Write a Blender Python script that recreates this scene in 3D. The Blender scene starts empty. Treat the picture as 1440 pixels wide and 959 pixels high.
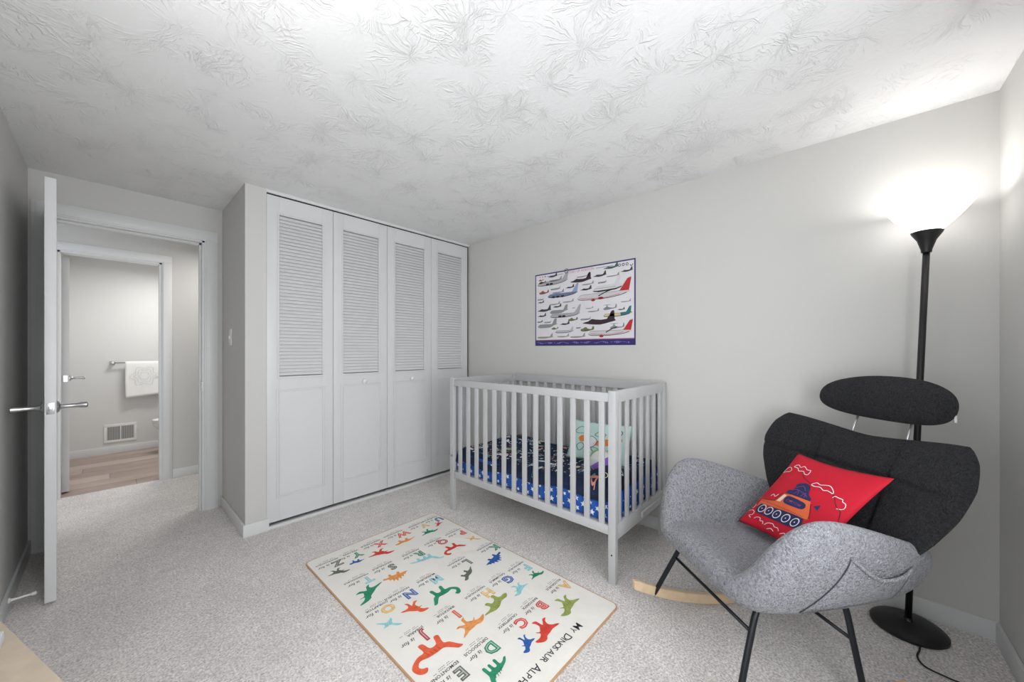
import bpy, bmesh, math, random
from mathutils import Vector, Matrix, noise
from mathutils.geometry import tessellate_polygon
random.seed(7)
C = bpy.context.scene.collection
PI = math.pi

# ------------------------------------------------------------------ camera
cam_d = bpy.data.cameras.new('camera'); cam = bpy.data.objects.new('camera', cam_d); C.objects.link(cam)
YAW = 0.832077
cam.location = (0, 0, 1.25)
cam.rotation_euler = (PI/2, 0, -YAW)
cam_d.sensor_width = 36.0; cam_d.sensor_fit = 'HORIZONTAL'
cam_d.lens = 514.78/1440*36
cam_d.shift_y = (492.2-479.5)/1440
cam_d.clip_start = 0.01
bpy.context.scene.camera = cam

# ------------------------------------------------------------------ world, lights, exposure
vs = bpy.context.scene.view_settings
vs.view_transform = 'Standard'; vs.look = 'None'; vs.gamma = 1; vs.use_curve_mapping = False
vs.exposure = 0.04
w = bpy.data.worlds.new('sky'); bpy.context.scene.world = w; w.use_nodes = True
w.node_tree.nodes['Background'].inputs[0].default_value = (0.86, 0.93, 1.0, 1)
w.node_tree.nodes['Background'].inputs[1].default_value = 1.6

def area(name, loc, rot, sx, sy, power, col=(1, 1, 1)):
    d = bpy.data.lights.new(name, 'AREA'); d.shape = 'RECTANGLE'; d.size = sx; d.size_y = sy
    d.energy = power; d.color = col
    o = bpy.data.objects.new(name, d); C.objects.link(o); o.location = loc; o.rotation_euler = rot
    return o
def point(name, loc, power, r=.05, col=(1, 1, 1)):
    d = bpy.data.lights.new(name, 'POINT'); d.energy = power; d.shadow_soft_size = r; d.color = col
    o = bpy.data.objects.new(name, d); C.objects.link(o); o.location = loc
    return o
# room constants (metres)
H = 2.365; XW = 2.569; YR = -.489; YC = 2.959; XB = .606; YD = 3.696; XL = -.339
YH = 4.862; YB = 6.56
WX0, WX1, WZ0, WZ1 = -.15, 1.35, .62, 1.86             # window in the wall behind the camera
area('daylight', ((WX0+WX1)/2, YR-.13, (WZ0+WZ1)/2), (PI/2, 0, 0), WX1-WX0, WZ1-WZ0, 44, (.97, .985, 1.0))
WY0, WY1 = .02, 1.12                                    # added unseen window in the left wall, put in to brighten the dark side
area('added_side_fill', (XL-.13, (WY0+WY1)/2, (WZ0+WZ1)/2), (PI/2, 0, -PI/2), WY1-WY0, WZ1-WZ0, 9, (.97, .985, 1.0))
point('bulb', (2.41, -.268, 1.855), 1.2, .035, (1, .975, .95))
area('hall_light', (.9, 4.3, H-.12), (0, 0, 0), .3, .3, 9, (1, .96, .93))
area('bath_light', (.55, 5.75, H-.12), (0, 0, 0), .5, .3, 17, (1, .985, .97))
point('added_fill_light', (.10, 1.0, H-.25), 7, .05, (1, .985, .97))  # added fill with no known source, lifts the left wall and ceiling

# ------------------------------------------------------------------ materials
def s2l(c):
    return tuple((x/12.92 if x <= .04045 else ((x+.055)/1.055)**2.4) for x in c)
def rgb(r, g, b): return s2l((r/255, g/255, b/255))+(1,)
MATS = {}
def mat(name, col, rough=.6, metal=0, bump=None, var=None, spec=.5, emit=None, sheen=0, coord='Object', trans=0, coat=0):
    """bump=(scale, strength, distance[, detail]); var=(scale, amount)"""
    if name in MATS: return MATS[name]
    m = bpy.data.materials.new(name); m.use_nodes = True; nt = m.node_tree; N = nt.nodes; L = nt.links
    b = N['Principled BSDF']; b.inputs['Base Color'].default_value = col
    b.inputs['Roughness'].default_value = rough; b.inputs['Metallic'].default_value = metal
    b.inputs['Specular IOR Level'].default_value = spec
    if sheen: b.inputs['Sheen Weight'].default_value = sheen; b.inputs['Sheen Roughness'].default_value = .5
    if coat: b.inputs['Coat Weight'].default_value = coat
    if trans: b.inputs['Transmission Weight'].default_value = trans
    if emit: b.inputs['Emission Color'].default_value = emit[0]; b.inputs['Emission Strength'].default_value = emit[1]
    tc = N.new('ShaderNodeTexCoord')
    vsrc = tc.outputs[coord]
    var = var or (9, .03)
    n = N.new('ShaderNodeTexNoise'); n.inputs['Scale'].default_value = var[0]; n.inputs['Detail'].default_value = 4
    L.new(vsrc, n.inputs['Vector'])
    r = N.new('ShaderNodeMapRange'); r.inputs[1].default_value = .3; r.inputs[2].default_value = .7
    r.inputs[3].default_value = 1-var[1]; r.inputs[4].default_value = 1+var[1]
    L.new(n.outputs[0], r.inputs[0])
    mx = N.new('ShaderNodeVectorMath'); mx.operation = 'SCALE'; mx.inputs[0].default_value = col[:3]
    L.new(r.outputs[0], mx.inputs['Scale']); L.new(mx.outputs[0], b.inputs['Base Color'])
    if bump:
        n2 = N.new('ShaderNodeTexNoise'); n2.inputs['Scale'].default_value = bump[0]
        n2.inputs['Detail'].default_value = bump[3] if len(bump) > 3 else 3
        L.new(vsrc, n2.inputs['Vector'])
        bp = N.new('ShaderNodeBump'); bp.inputs['Strength'].default_value = bump[1]; bp.inputs['Distance'].default_value = bump[2]
        L.new(n2.outputs[0], bp.inputs['Height']); L.new(bp.outputs[0], b.inputs['Normal'])
    MATS[name] = m
    return m
M_wall = mat('wall_paint', rgb(207, 206, 203), .55, bump=(160, .12, .001), var=(1.5, .012), spec=.35)
M_trim = mat('trim_paint', rgb(222, 223, 223), .35, bump=(60, .05, .001), var=(3, .01))
M_door = mat('door_paint', rgb(219, 220, 221), .38, bump=(90, .06, .001), var=(3, .012))
M_crib = mat('crib_grey_paint', rgb(188, 189, 190), .35, bump=(70, .05, .001), var=(4, .02))
M_black = mat('black_metal', rgb(20, 20, 22), .42, .0, bump=(300, .05, .0005))
M_legs = mat('leg_metal', rgb(38, 42, 47), .33, .5, bump=(300, .05, .0005))
M_chrome = mat('brushed_nickel', rgb(190, 190, 192), .25, 1)
M_dark = mat('dark_gap', rgb(16, 16, 16), .9)
M_rocker = mat('beech_wood', rgb(222, 196, 163), .45, var=(30, .08), bump=(50, .08, .001))
M_white = mat('white_plastic', rgb(232, 232, 230), .35)
M_porc = mat('porcelain', rgb(238, 239, 240), .12, coat=.4)
M_steel = mat('thin_steel', rgb(200, 200, 202), .3, .9)

def plush(name, col, sc=150, strength=1.0, var=.30, sheen=.35):
    m = bpy.data.materials.new(name); m.use_nodes = True; nt = m.node_tree; N = nt.nodes; L = nt.links
    b = N['Principled BSDF']; b.inputs['Roughness'].default_value = .95; b.inputs['Specular IOR Level'].default_value = .15
    b.inputs['Sheen Weight'].default_value = sheen; b.inputs['Sheen Roughness'].default_value = .6
    tc = N.new('ShaderNodeTexCoord')
    n0 = N.new('ShaderNodeTexNoise'); n0.inputs['Scale'].default_value = sc*.7; n0.inputs['Detail'].default_value = 2; L.new(tc.outputs['Object'], n0.inputs['Vector'])
    v = N.new('ShaderNodeTexVoronoi'); v.feature = 'SMOOTH_F1'; v.inputs['Scale'].default_value = sc
    mxv = N.new('ShaderNodeMix'); mxv.data_type = 'VECTOR'; mxv.inputs[0].default_value = .02
    L.new(tc.outputs['Object'], mxv.inputs[4]); L.new(n0.outputs['Color'], mxv.inputs[5]); L.new(mxv.outputs[1], v.inputs['Vector'])
    ad = N.new('ShaderNodeMath'); ad.operation = 'MULTIPLY_ADD'; ad.inputs[1].default_value = -1.0; L.new(v.outputs['Distance'], ad.inputs[0]); L.new(n0.outputs[0], ad.inputs[2])
    r = N.new('ShaderNodeMapRange'); r.inputs[1].default_value = -.35; r.inputs[2].default_value = .45; r.inputs[3].default_value = 1-var; r.inputs[4].default_value = 1+var
    L.new(ad.outputs[0], r.inputs[0])
    mx = N.new('ShaderNodeVectorMath'); mx.operation = 'SCALE'; mx.inputs[0].default_value = col[:3]
    L.new(r.outputs[0], mx.inputs['Scale']); L.new(mx.outputs[0], b.inputs['Base Color'])
    bp = N.new('ShaderNodeBump'); bp.inputs['Strength'].default_value = strength; bp.inputs['Distance'].default_value = .012
    L.new(ad.outputs[0], bp.inputs['Height']); L.new(bp.outputs[0], b.inputs['Normal'])
    return m
M_shell = plush('grey_boucle', rgb(147, 148, 156), 175, 1.0, .58)
M_back = plush('charcoal_boucle', rgb(43, 43, 46), 170, .8, .45, .06)

def carpet_mat():
    m = bpy.data.materials.new('carpet'); m.use_nodes = True; nt = m.node_tree; N = nt.nodes; L = nt.links
    b = N['Principled BSDF']; b.inputs['Roughness'].default_value = 1; b.inputs['Specular IOR Level'].default_value = .1
    b.inputs['Sheen Weight'].default_value = .25
    tc = N.new('ShaderNodeTexCoord')
    def nz(s, d, dist=0):
        n = N.new('ShaderNodeTexNoise'); n.inputs['Scale'].default_value = s; n.inputs['Detail'].default_value = d
        n.inputs['Distortion'].default_value = dist
        L.new(tc.outputs['Object'], n.inputs['Vector']); return n.outputs[0]
    a = nz(120, 3, .5); bb = nz(2.2, 5, .8); c = nz(22, 4)
    def mr(x, i0, i1, lo, hi):
        r = N.new('ShaderNodeMapRange'); r.inputs[1].default_value = i0; r.inputs[2].default_value = i1; r.inputs[3].default_value = lo; r.inputs[4].default_value = hi
        L.new(x, r.inputs[0]); return r.outputs[0]
    def mu(x, y):
        q = N.new('ShaderNodeMath'); q.operation = 'MULTIPLY'; L.new(x, q.inputs[0]); L.new(y, q.inputs[1]); return q.outputs[0]
    f = mu(mu(mr(a, .32, .68, .66, 1.30), mr(bb, .35, .65, .93, 1.06)), mr(c, .3, .7, .92, 1.07))
    mx = N.new('ShaderNodeVectorMath'); mx.operation = 'SCALE'; mx.inputs[0].default_value = rgb(224, 219, 216)[:3]
    L.new(f, mx.inputs['Scale']); L.new(mx.outputs[0], b.inputs['Base Color'])
    bp = N.new('ShaderNodeBump'); bp.inputs['Strength'].default_value = .9; bp.inputs['Distance'].default_value = .008
    L.new(a, bp.inputs['Height']); L.new(bp.outputs[0], b.inputs['Normal'])
    return m
M_carpet = carpet_mat()

def ceiling_mat():
    # hand-stomped plaster: fans of radial ridges round scattered centres, masked into patches
    m = bpy.data.materials.new('stomped_ceiling'); m.use_nodes = True; nt = m.node_tree; N = nt.nodes; L = nt.links
    b = N['Principled BSDF']; b.inputs['Roughness'].default_value = .8; b.inputs['Specular IOR Level'].default_value = .25
    b.inputs['Base Color'].default_value = rgb(237, 237, 237)
    tc = N.new('ShaderNodeTexCoord')
    def math_(op, a, bv=None, cv=None):
        q = N.new('ShaderNodeMath'); q.operation = op
        for i, x in enumerate((a, bv, cv)):
            if x is None: continue
            if isinstance(x, (int, float)): q.inputs[i].default_value = x
            else: L.new(x, q.inputs[i])
        return q.outputs[0]
    def layer(scale, off):
        mp = N.new('ShaderNodeMapping'); mp.inputs['Location'].default_value = (off, off*.37, 0); L.new(tc.outputs['Object'], mp.inputs[0])
        wn = N.new('ShaderNodeTexNoise'); wn.inputs['Scale'].default_value = 9; wn.inputs['Detail'].default_value = 3; L.new(mp.outputs[0], wn.inputs['Vector'])
        mxv = N.new('ShaderNodeMix'); mxv.data_type = 'VECTOR'; mxv.inputs[0].default_value = .09
        L.new(mp.outputs[0], mxv.inputs[4]); L.new(wn.outputs['Color'], mxv.inputs[5])
        v = N.new('ShaderNodeTexVoronoi'); v.voronoi_dimensions = '2D'; v.inputs['Scale'].default_value = scale; L.new(mxv.outputs[1], v.inputs['Vector'])
        df = N.new('ShaderNodeVectorMath'); df.operation = 'SUBTRACT'; L.new(mxv.outputs[1], df.inputs[0]); L.new(v.outputs['Position'], df.inputs[1])
        sx = N.new('ShaderNodeSeparateXYZ'); L.new(df.outputs[0], sx.inputs[0])
        ang = math_('ARCTAN2', sx.outputs[1], sx.outputs[0])
        ln = N.new('ShaderNodeVectorMath'); ln.operation = 'LENGTH'; L.new(df.outputs[0], ln.inputs[0])
        cb = N.new('ShaderNodeCombineXYZ'); L.new(math_('MULTIPLY', ang, 10), cb.inputs[0]); L.new(math_('MULTIPLY', ln.outputs['Value'], 34), cb.inputs[1])
        sc = N.new('ShaderNodeSeparateXYZ'); L.new(v.outputs['Color'], sc.inputs[0]); L.new(math_('MULTIPLY', sc.outputs[0], 50), cb.inputs[2])
        n = N.new('ShaderNodeTexNoise'); n.inputs['Scale'].default_value = 1.0; n.inputs['Detail'].default_value = 2.5; n.inputs['Roughness'].default_value = .6
        L.new(cb.outputs[0], n.inputs['Vector'])
        r = N.new('ShaderNodeMapRange'); r.interpolation_type = 'SMOOTHSTEP'; r.inputs[1].default_value = .50; r.inputs[2].default_value = .62; L.new(n.outputs[0], r.inputs[0])
        # patch mask
        pm = N.new('ShaderNodeTexNoise'); pm.inputs['Scale'].default_value = 4.2; pm.inputs['Detail'].default_value = 3; L.new(mp.outputs[0], pm.inputs['Vector'])
        pr = N.new('ShaderNodeMapRange'); pr.interpolation_type = 'SMOOTHSTEP'; pr.inputs[1].default_value = .44; pr.inputs[2].default_value = .66; L.new(pm.outputs[0], pr.inputs[0])
        ir = N.new('ShaderNodeMapRange'); ir.interpolation_type = 'SMOOTHSTEP'; ir.inputs[1].default_value = .02; ir.inputs[2].default_value = .06; L.new(ln.outputs['Value'], ir.inputs[0])
        return math_('MULTIPLY', math_('MULTIPLY', r.outputs[0], pr.outputs[0]), ir.outputs[0])
    h = math_('ADD', layer(4.4, 0), layer(5.6, 5.3))
    fn = N.new('ShaderNodeTexNoise'); fn.inputs['Scale'].default_value = 55; fn.inputs['Detail'].default_value = 3; L.new(tc.outputs['Object'], fn.inputs['Vector'])
    h = math_('MULTIPLY_ADD', fn.outputs[0], .35, h)
    bp = N.new('ShaderNodeBump'); bp.inputs['Strength'].default_value = .62; bp.inputs['Distance'].default_value = .0045
    L.new(h, bp.inputs['Height']); L.new(bp.outputs[0], b.inputs['Normal'])
    return m
M_ceil = ceiling_mat()

def plank_mat(name, col):
    m = bpy.data.materials.new(name); m.use_nodes = True; nt = m.node_tree; N = nt.nodes; L = nt.links
    b = N['Principled BSDF']; b.inputs['Roughness'].default_value = .4
    tc = N.new('ShaderNodeTexCoord'); mp = N.new('ShaderNodeMapping'); mp.inputs['Scale'].default_value = (1.2, 26, 1)
    L.new(tc.outputs['Object'], mp.inputs[0])
    n = N.new('ShaderNodeTexNoise'); n.inputs['Scale'].default_value = 2; n.inputs['Detail'].default_value = 6; L.new(mp.outputs[0], n.inputs['Vector'])
    r = N.new('ShaderNodeMapRange'); r.inputs[1].default_value = .3; r.inputs[2].default_value = .7; r.inputs[3].default_value = .78; r.inputs[4].default_value = 1.2; L.new(n.outputs[0], r.inputs[0])
    mx = N.new('ShaderNodeVectorMath'); mx.operation = 'SCALE'; mx.inputs[0].default_value = col[:3]
    L.new(r.outputs[0], mx.inputs['Scale']); L.new(mx.outputs[0], b.inputs['Base Color'])
    return m
PLANKS = [plank_mat('plank_%d' % i, c) for i, c in enumerate((rgb(176, 158, 148), rgb(164, 146, 137), rgb(186, 170, 160)))]

# ------------------------------------------------------------------ helpers
def link(name, me, material, parent=None, smooth=False):
    o = bpy.data.objects.new(name, me); C.objects.link(o)
    if material is not None:
        for m in (material if isinstance(material, (list, tuple)) else [material]): me.materials.append(m)
    if parent: o.parent = parent
    if smooth:
        for p in me.polygons: p.use_smooth = True
    return o
def obj(name, bm, material, parent=None, smooth=False, auto=False):
    me = bpy.data.meshes.new(name); bmesh.ops.recalc_face_normals(bm, faces=bm.faces)
    if auto:
        for e in bm.edges:
            e.smooth = not (len(e.link_faces) == 2 and e.calc_face_angle(0) > math.radians(38))
    bm.to_mesh(me); bm.free()
    return link(name, me, material, parent, smooth or auto)
def empty(name, loc=(0, 0, 0), rz=0, parent=None):
    o = bpy.data.objects.new(name, None); C.objects.link(o); o.location = loc; o.rotation_euler = (0, 0, rz)
    o.empty_display_size = .05
    if parent: o.parent = parent
    return o
def tag(o, label, cat, group=None):
    o['label'] = label; o['category'] = cat
    if group: o['group'] = group
    return o
def struct(o, label=None, cat=None):
    o['kind'] = 'structure'
    if label: o['label'] = label
    if cat: o['category'] = cat
    return o
def bx(bm, x0, x1, y0, y1, z0, z1, bev=0, mtx=None):
    r = bmesh.ops.create_cube(bm, size=1)
    vs_ = r['verts']
    for v in vs_:
        v.co = Vector(((x0+x1)/2+v.co.x*(x1-x0), (y0+y1)/2+v.co.y*(y1-y0), (z0+z1)/2+v.co.z*(z1-z0)))
    if mtx: 
        for v in vs_: v.co = mtx @ v.co
    if bev:
        es = list({e for v in vs_ for e in v.link_edges})
        bmesh.ops.bevel(bm, geom=es, offset=bev, segments=2, affect='EDGES', profile=.6)
def box(name, a, b_, m, parent=None, bev=0):
    bm = bmesh.new(); bx(bm, a[0], b_[0], a[1], b_[1], a[2], b_[2], bev)
    return obj(name, bm, m, parent, auto=bool(bev))
def tube(bm, pts, r, seg=10, caps=True):
    pts = [Vector(p) for p in pts]; rings = []
    rr = r if isinstance(r, (list, tuple)) else [r]*len(pts)
    up = None
    for i, p in enumerate(pts):
        d = (pts[min(i+1, len(pts)-1)]-pts[max(i-1, 0)]).normalized()
        if up is None: up = d.orthogonal().normalized()
        up = (up-d*up.dot(d)).normalized(); s = d.cross(up)
        rings.append([bm.verts.new(p+(up*math.cos(2*PI*k/seg)+s*math.sin(2*PI*k/seg))*rr[i]) for k in range(seg)])
    for a, b_ in zip(rings, rings[1:]):
        for k in range(seg): bm.faces.new((a[k], a[(k+1) % seg], b_[(k+1) % seg], b_[k]))
    if caps: bm.faces.new(rings[0][::-1]); bm.faces.new(rings[-1])
def lathe(bm, prof, seg=32, mtx=None, cap0=True, cap1=True):
    rings = []
    for r, z in prof:
        ring = []
        for k in range(seg):
            co = Vector((r*math.cos(2*PI*k/seg), r*math.sin(2*PI*k/seg), z))
            ring.append(bm.verts.new(mtx @ co if mtx else co))
        rings.append(ring)
    for a, b_ in zip(rings, rings[1:]):
        for k in range(seg): bm.faces.new((a[k], a[(k+1) % seg], b_[(k+1) % seg], b_[k]))
    if cap0: bm.faces.new(rings[0][::-1])
    if cap1: bm.faces.new(rings[-1])
def spline(pts, n=4, closed=True):
    out = []; N_ = len(pts)
    rng = range(N_) if closed else range(N_-1)
    for i in rng:
        if closed: p0, p1, p2, p3 = (pts[(i+k) % N_] for k in (-1, 0, 1, 2))
        else: p0, p1, p2, p3 = pts[max(i-1, 0)], pts[i], pts[i+1], pts[min(i+2, N_-1)]
        for k in range(n):
            t = k/n
            out.append(tuple(.5*((2*p1[a])+(-p0[a]+p2[a])*t+(2*p0[a]-5*p1[a]+4*p2[a]-p3[a])*t*t+(-p0[a]+3*p1[a]-3*p2[a]+p3[a])*t**3) for a in range(len(p1))))
    if not closed: out.append(tuple(pts[-1]))
    return out
def poly(bm, pts, fn, mi=0, sub=0):
    """flat printed shape: 2D outline -> surface through fn(x, y)"""
    tb = bmesh.new()
    vs_ = [tb.verts.new((p[0], p[1], 0)) for p in pts]
    for t in tessellate_polygon([[Vector((p[0], p[1], 0)) for p in pts]]):
        try: tb.faces.new([vs_[i] for i in t])
        except ValueError: pass
    for _ in range(sub):
        es = [e for e in tb.edges]
        bmesh.ops.subdivide_edges(tb, edges=es, cuts=1, use_grid_fill=True)
    bmesh.ops.triangulate(tb, faces=tb.faces)
    mp = {}
    for f in tb.faces:
        q = []
        for v in f.verts:
            if v not in mp: mp[v] = bm.verts.new(fn(v.co.x, v.co.y))
            q.append(mp[v])
        nf = bm.faces.new(q); nf.material_index = mi
    tb.free()
def stroke(bm, pts, wd, fn, mi=0, closed=False, n=4):
    pts = spline(pts, n, closed)
    if closed: pts = pts+[pts[0]]
    L_ = []; R_ = []
    for i, p in enumerate(pts):
        a = pts[max(i-1, 0)]; b_ = pts[min(i+1, len(pts)-1)]
        dx, dy = b_[0]-a[0], b_[1]-a[1]; l = math.hypot(dx, dy) or 1
        nx, ny = -dy/l*wd/2, dx/l*wd/2
        L_.append(bm.verts.new(fn(p[0]+nx, p[1]+ny))); R_.append(bm.verts.new(fn(p[0]-nx, p[1]-ny)))
    for i in range(len(pts)-1):
        f = bm.faces.new((L_[i], L_[i+1], R_[i+1], R_[i])); f.material_index = mi
def ell(cx, cy, rx, ry, n=20, rot=0):
    return [(cx+rx*math.cos(2*PI*k/n)*math.cos(rot)-ry*math.sin(2*PI*k/n)*math.sin(rot),
             cy+rx*math.cos(2*PI*k/n)*math.sin(rot)+ry*math.sin(2*PI*k/n)*math.cos(rot)) for k in range(n)]
def star(cx, cy, r, rot=0):
    return [(cx+(r if k % 2 == 0 else r*.45)*math.cos(rot+PI*k/5), cy+(r if k % 2 == 0 else r*.45)*math.sin(rot+PI*k/5)) for k in range(10)]
def text_bm(bm, s, size, fn, mi=0, align='LEFT', bold=0.0, shear=0):
    cu = bpy.data.curves.new('t', 'FONT'); cu.body = s; cu.size = size; cu.align_x = align; cu.resolution_u = 2
    cu.offset = bold; cu.shear = shear
    o = bpy.data.objects.new('t', cu); C.objects.link(o)
    dg = bpy.context.evaluated_depsgraph_get(); me = bpy.data.meshes.new_from_object(o.evaluated_get(dg))
    vs_ = [bm.verts.new(fn(v.co.x, v.co.y)) for v in me.vertices]
    for p in me.polygons:
        try: f = bm.faces.new([vs_[i] for i in p.vertices]); f.material_index = mi
        except ValueError: pass
    bpy.data.objects.remove(o); bpy.data.curves.remove(cu); bpy.data.meshes.remove(me)
def raw(name, bm, mats, parent=None, smooth=False):
    """link without recalculating normals (flat print)"""
    me = bpy.data.meshes.new(name); bm.to_mesh(me); bm.free()
    return link(name, me, mats, parent, smooth)
def grid_closed(nu, nv, front, back):
    """pillow-like closed surface from two sheets sharing their border"""
    bm = bmesh.new(); F = {}; B = {}
    for i in range(nu+1):
        for j in range(nv+1):
            u, v = i/nu, j/nv
            F[i, j] = bm.verts.new(front(u, v))
            B[i, j] = F[i, j] if i in (0, nu) or j in (0, nv) else bm.verts.new(back(u, v))
    for i in range(nu):
        for j in range(nv):
            bm.faces.new((F[i, j], F[i+1, j], F[i+1, j+1], F[i, j+1]))
            q = (B[i, j], B[i, j+1], B[i+1, j+1], B[i+1, j])
            try: bm.faces.new(q)
            except ValueError: pass
    return bm
def subsurf(o, lv=2):
    m = o.modifiers.new('s', 'SUBSURF'); m.levels = lv; m.render_levels = lv

# ------------------------------------------------------------------ structure: room
T = .10
def wall(name, a, b_, m=None): return struct(box(name, a, b_, m or M_wall))
struct(box('floor', (XL-T, YR-T, -.06), (XW+T, YH+.03, 0), M_carpet))
struct(box('ceiling', (-1.6, YR-.3, H), (XW+.4, YB+.3, H+.08), M_ceil))
wall('wall_right', (XW, YR-T, 0), (XW+T, YD+.12, H))
bm = bmesh.new()
bx(bm, XL-T, XL, YR-T, WY0, 0, H); bx(bm, XL-T, XL, WY1, YD, 0, H); bx(bm, XL-T, XL, WY0, WY1, 0, WZ0); bx(bm, XL-T, XL, WY0, WY1, WZ1, H)
struct(obj('wall_left', bm, M_wall))
# wall behind the camera with a window hole
bm = bmesh.new()
bx(bm, XL, WX0, YR-T, YR, 0, H); bx(bm, WX1, XW, YR-T, YR, 0, H)
bx(bm, WX0, WX1, YR-T, YR, 0, WZ0); bx(bm, WX0, WX1, YR-T, YR, WZ1, H)
struct(obj('wall_front', bm, M_wall))
bm = bmesh.new()
bx(bm, WX0-.07, WX1+.07, YR, YR+.016, WZ1, WZ1+.07, .003); bx(bm, WX0-.07, WX0, YR, YR+.016, WZ0, WZ1, .003)
bx(bm, WX1, WX1+.07, YR, YR+.016, WZ0, WZ1, .003); bx(bm, WX0-.09, WX1+.09, YR, YR+.05, WZ0-.03, WZ0, .004)
wn_ = struct(empty('window_1', (0, 0, 0)))
obj('window_casing', bm, M_trim, wn_, auto=True)
bm = bmesh.new()
for z0, z1 in ((WZ0, WZ0+.04), (1.22, 1.26), (WZ1-.04, WZ1)): bx(bm, WX0, WX1, YR-.07, YR-.035, z0, z1)
for x0 in (WX0, WX1-.04): bx(bm, x0, x0+.04, YR-.07, YR-.035, WZ0, WZ1)
obj('sash', bm, M_trim, wn_)
gl = bpy.data.materials.new('window_glass'); gl.use_nodes = True; nt = gl.node_tree; nt.nodes.clear()
o_ = nt.nodes.new('ShaderNodeOutputMaterial'); t_ = nt.nodes.new('ShaderNodeBsdfTransparent'); g_ = nt.nodes.new('ShaderNodeBsdfGlossy'); g_.inputs['Roughness'].default_value = .02
x_ = nt.nodes.new('ShaderNodeMixShader'); x_.inputs[0].default_value = .06
nt.links.new(t_.outputs[0], x_.inputs[1]); nt.links.new(g_.outputs[0], x_.inputs[2]); nt.links.new(x_.outputs[0], o_.inputs[0])
box('pane', (WX0+.04, YR-.056, WZ0+.04), (WX1-.04, YR-.052, 1.22), gl, wn_)
box('pane', (WX0+.04, YR-.056, 1.26), (WX1-.04, YR-.052, WZ1-.04), gl, wn_)

w2 = struct(empty('added_window', (0, 0, 0)))  # unseen window made up to let in the side fill
bm = bmesh.new()
bx(bm, XL, XL+.016, WY0-.07, WY1+.07, WZ1, WZ1+.07, .003); bx(bm, XL, XL+.016, WY0-.07, WY0, WZ0, WZ1, .003)
bx(bm, XL, XL+.016, WY1, WY1+.07, WZ0, WZ1, .003); bx(bm, XL, XL+.04, WY0-.08, WY1+.08, WZ0-.03, WZ0, .004)
obj('window_casing', bm, M_trim, w2, auto=True)
bm = bmesh.new()
for z0, z1 in ((WZ0, WZ0+.04), (1.22, 1.26), (WZ1-.04, WZ1)): bx(bm, XL-.07, XL-.035, WY0, WY1, z0, z1)
for y0 in (WY0, WY1-.04): bx(bm, XL-.07, XL-.035, y0, y0+.04, WZ0, WZ1)
obj('sash', bm, M_trim, w2)
box('pane', (XL-.056, WY0+.04, WZ0+.04), (XL-.052, WY1-.04, 1.22), gl, w2)
box('pane', (XL-.056, WY0+.04, 1.26), (XL-.052, WY1-.04, WZ1-.04), gl, w2)

# closet block: return wall beside the door, side wall, back wall, header strip
wall('wall_closet_side', (XB, YC, 0), (XB+.08, YD+.02, H))
wall('wall_closet_face', (XB+.08, YC, 0), (.7285, YC+.08, H))
wall('wall_closet_back', (XB+.08, YD, 0), (XW, YD+.12, H))
struct(box('trim_closet_head', (.7285, YC-.004, 2.343), (XW, YC+.06, H), M_trim))
# door wall with opening x -.25...+.50, z < 2.105
DX0, DX1, DZ = -.252, .500, 2.105
bm = bmesh.new()
bx(bm, XL-T, DX0, YD, YD+.12, 0, H); bx(bm, DX1, XB+.08, YD, YD+.12, 0, H); bx(bm, DX0, DX1, YD, YD+.12, DZ, H)
struct(obj('wall_back', bm, M_wall))
def casing(name, x0, x1, z1, y, th, wd, front=1):
    """door casing on a wall in the xz plane: two legs and a head, with a stepped moulding"""
    bm = bmesh.new(); s = -front
    def yy(a, b_): return (min(y+s*a, y+s*b_), max(y+s*a, y+s*b_))
    for (a, b_, dep) in ((0, wd, th*.62), (wd*.12, wd*.80, th)):
        y0, y1 = yy(0, dep)
        bx(bm, x0-b_, x0-a, y0, y1, 0, z1+a, .0015); bx(bm, x1+a, x1+b_, y0, y1, 0, z1+a, .0015)
        bx(bm, x0-b_, x1+b_, y0, y1, z1+a, z1+b_, .0015)
    return bm
struct(obj('trim_1', casing('', DX0+.006, DX1-.004, DZ-.006, YD, .018, .080), M_trim, auto=True))
# jamb lining with stops
bm = bmesh.new()
bx(bm, DX0-.001, DX0+.018, YD-.001, YD+.121, 0, DZ); bx(bm, DX1-.018, DX1+.001, YD-.001, YD+.121, 0, DZ); bx(bm, DX0, DX1, YD-.001, YD+.121, DZ-.018, DZ)
bx(bm, DX1-.030, DX1-.018, YD+.045, YD+.085, 0, DZ-.018); bx(bm, DX0+.018, DX1-.018, YD+.045, YD+.085, DZ-.030, DZ-.018)
struct(obj('trim_2', bm, M_trim))
st = tag(box('strike_plate', (DX1-.0195, YD+.006, .94), (DX1-.018, YD+.034, 1.0), M_chrome), 'small metal strike plate on the right jamb of the bedroom doorway', 'strike plate')

# baseboards
def baseboard(name, segs, hgt=.085, th=.013):
    bm = bmesh.new()
    for (x0, y0, x1, y1, nx, ny) in segs:
        xs = sorted((x0, x1, x0+nx*th, x1+nx*th)); ys = sorted((y0, y1, y0+ny*th, y1+ny*th))
        bx(bm, xs[0], xs[-1], ys[0], ys[-1], 0, hgt, .004)
    return struct(obj(name, bm, M_trim, auto=True))
baseboard('baseboard_right', [(XW, YR, XW, YC, -1, 0)])
baseboard('baseboard_front', [(XL, YR, XW-.013, YR, 0, 1)])
baseboard('baseboard_left', [(XL, YR+.013, XL, YD, 1, 0)])
baseboard('baseboard_closet', [(XB-.013, YC, .742, YC, 0, -1), (XB, YC, XB, YD-.02, -1, 0)])

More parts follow.
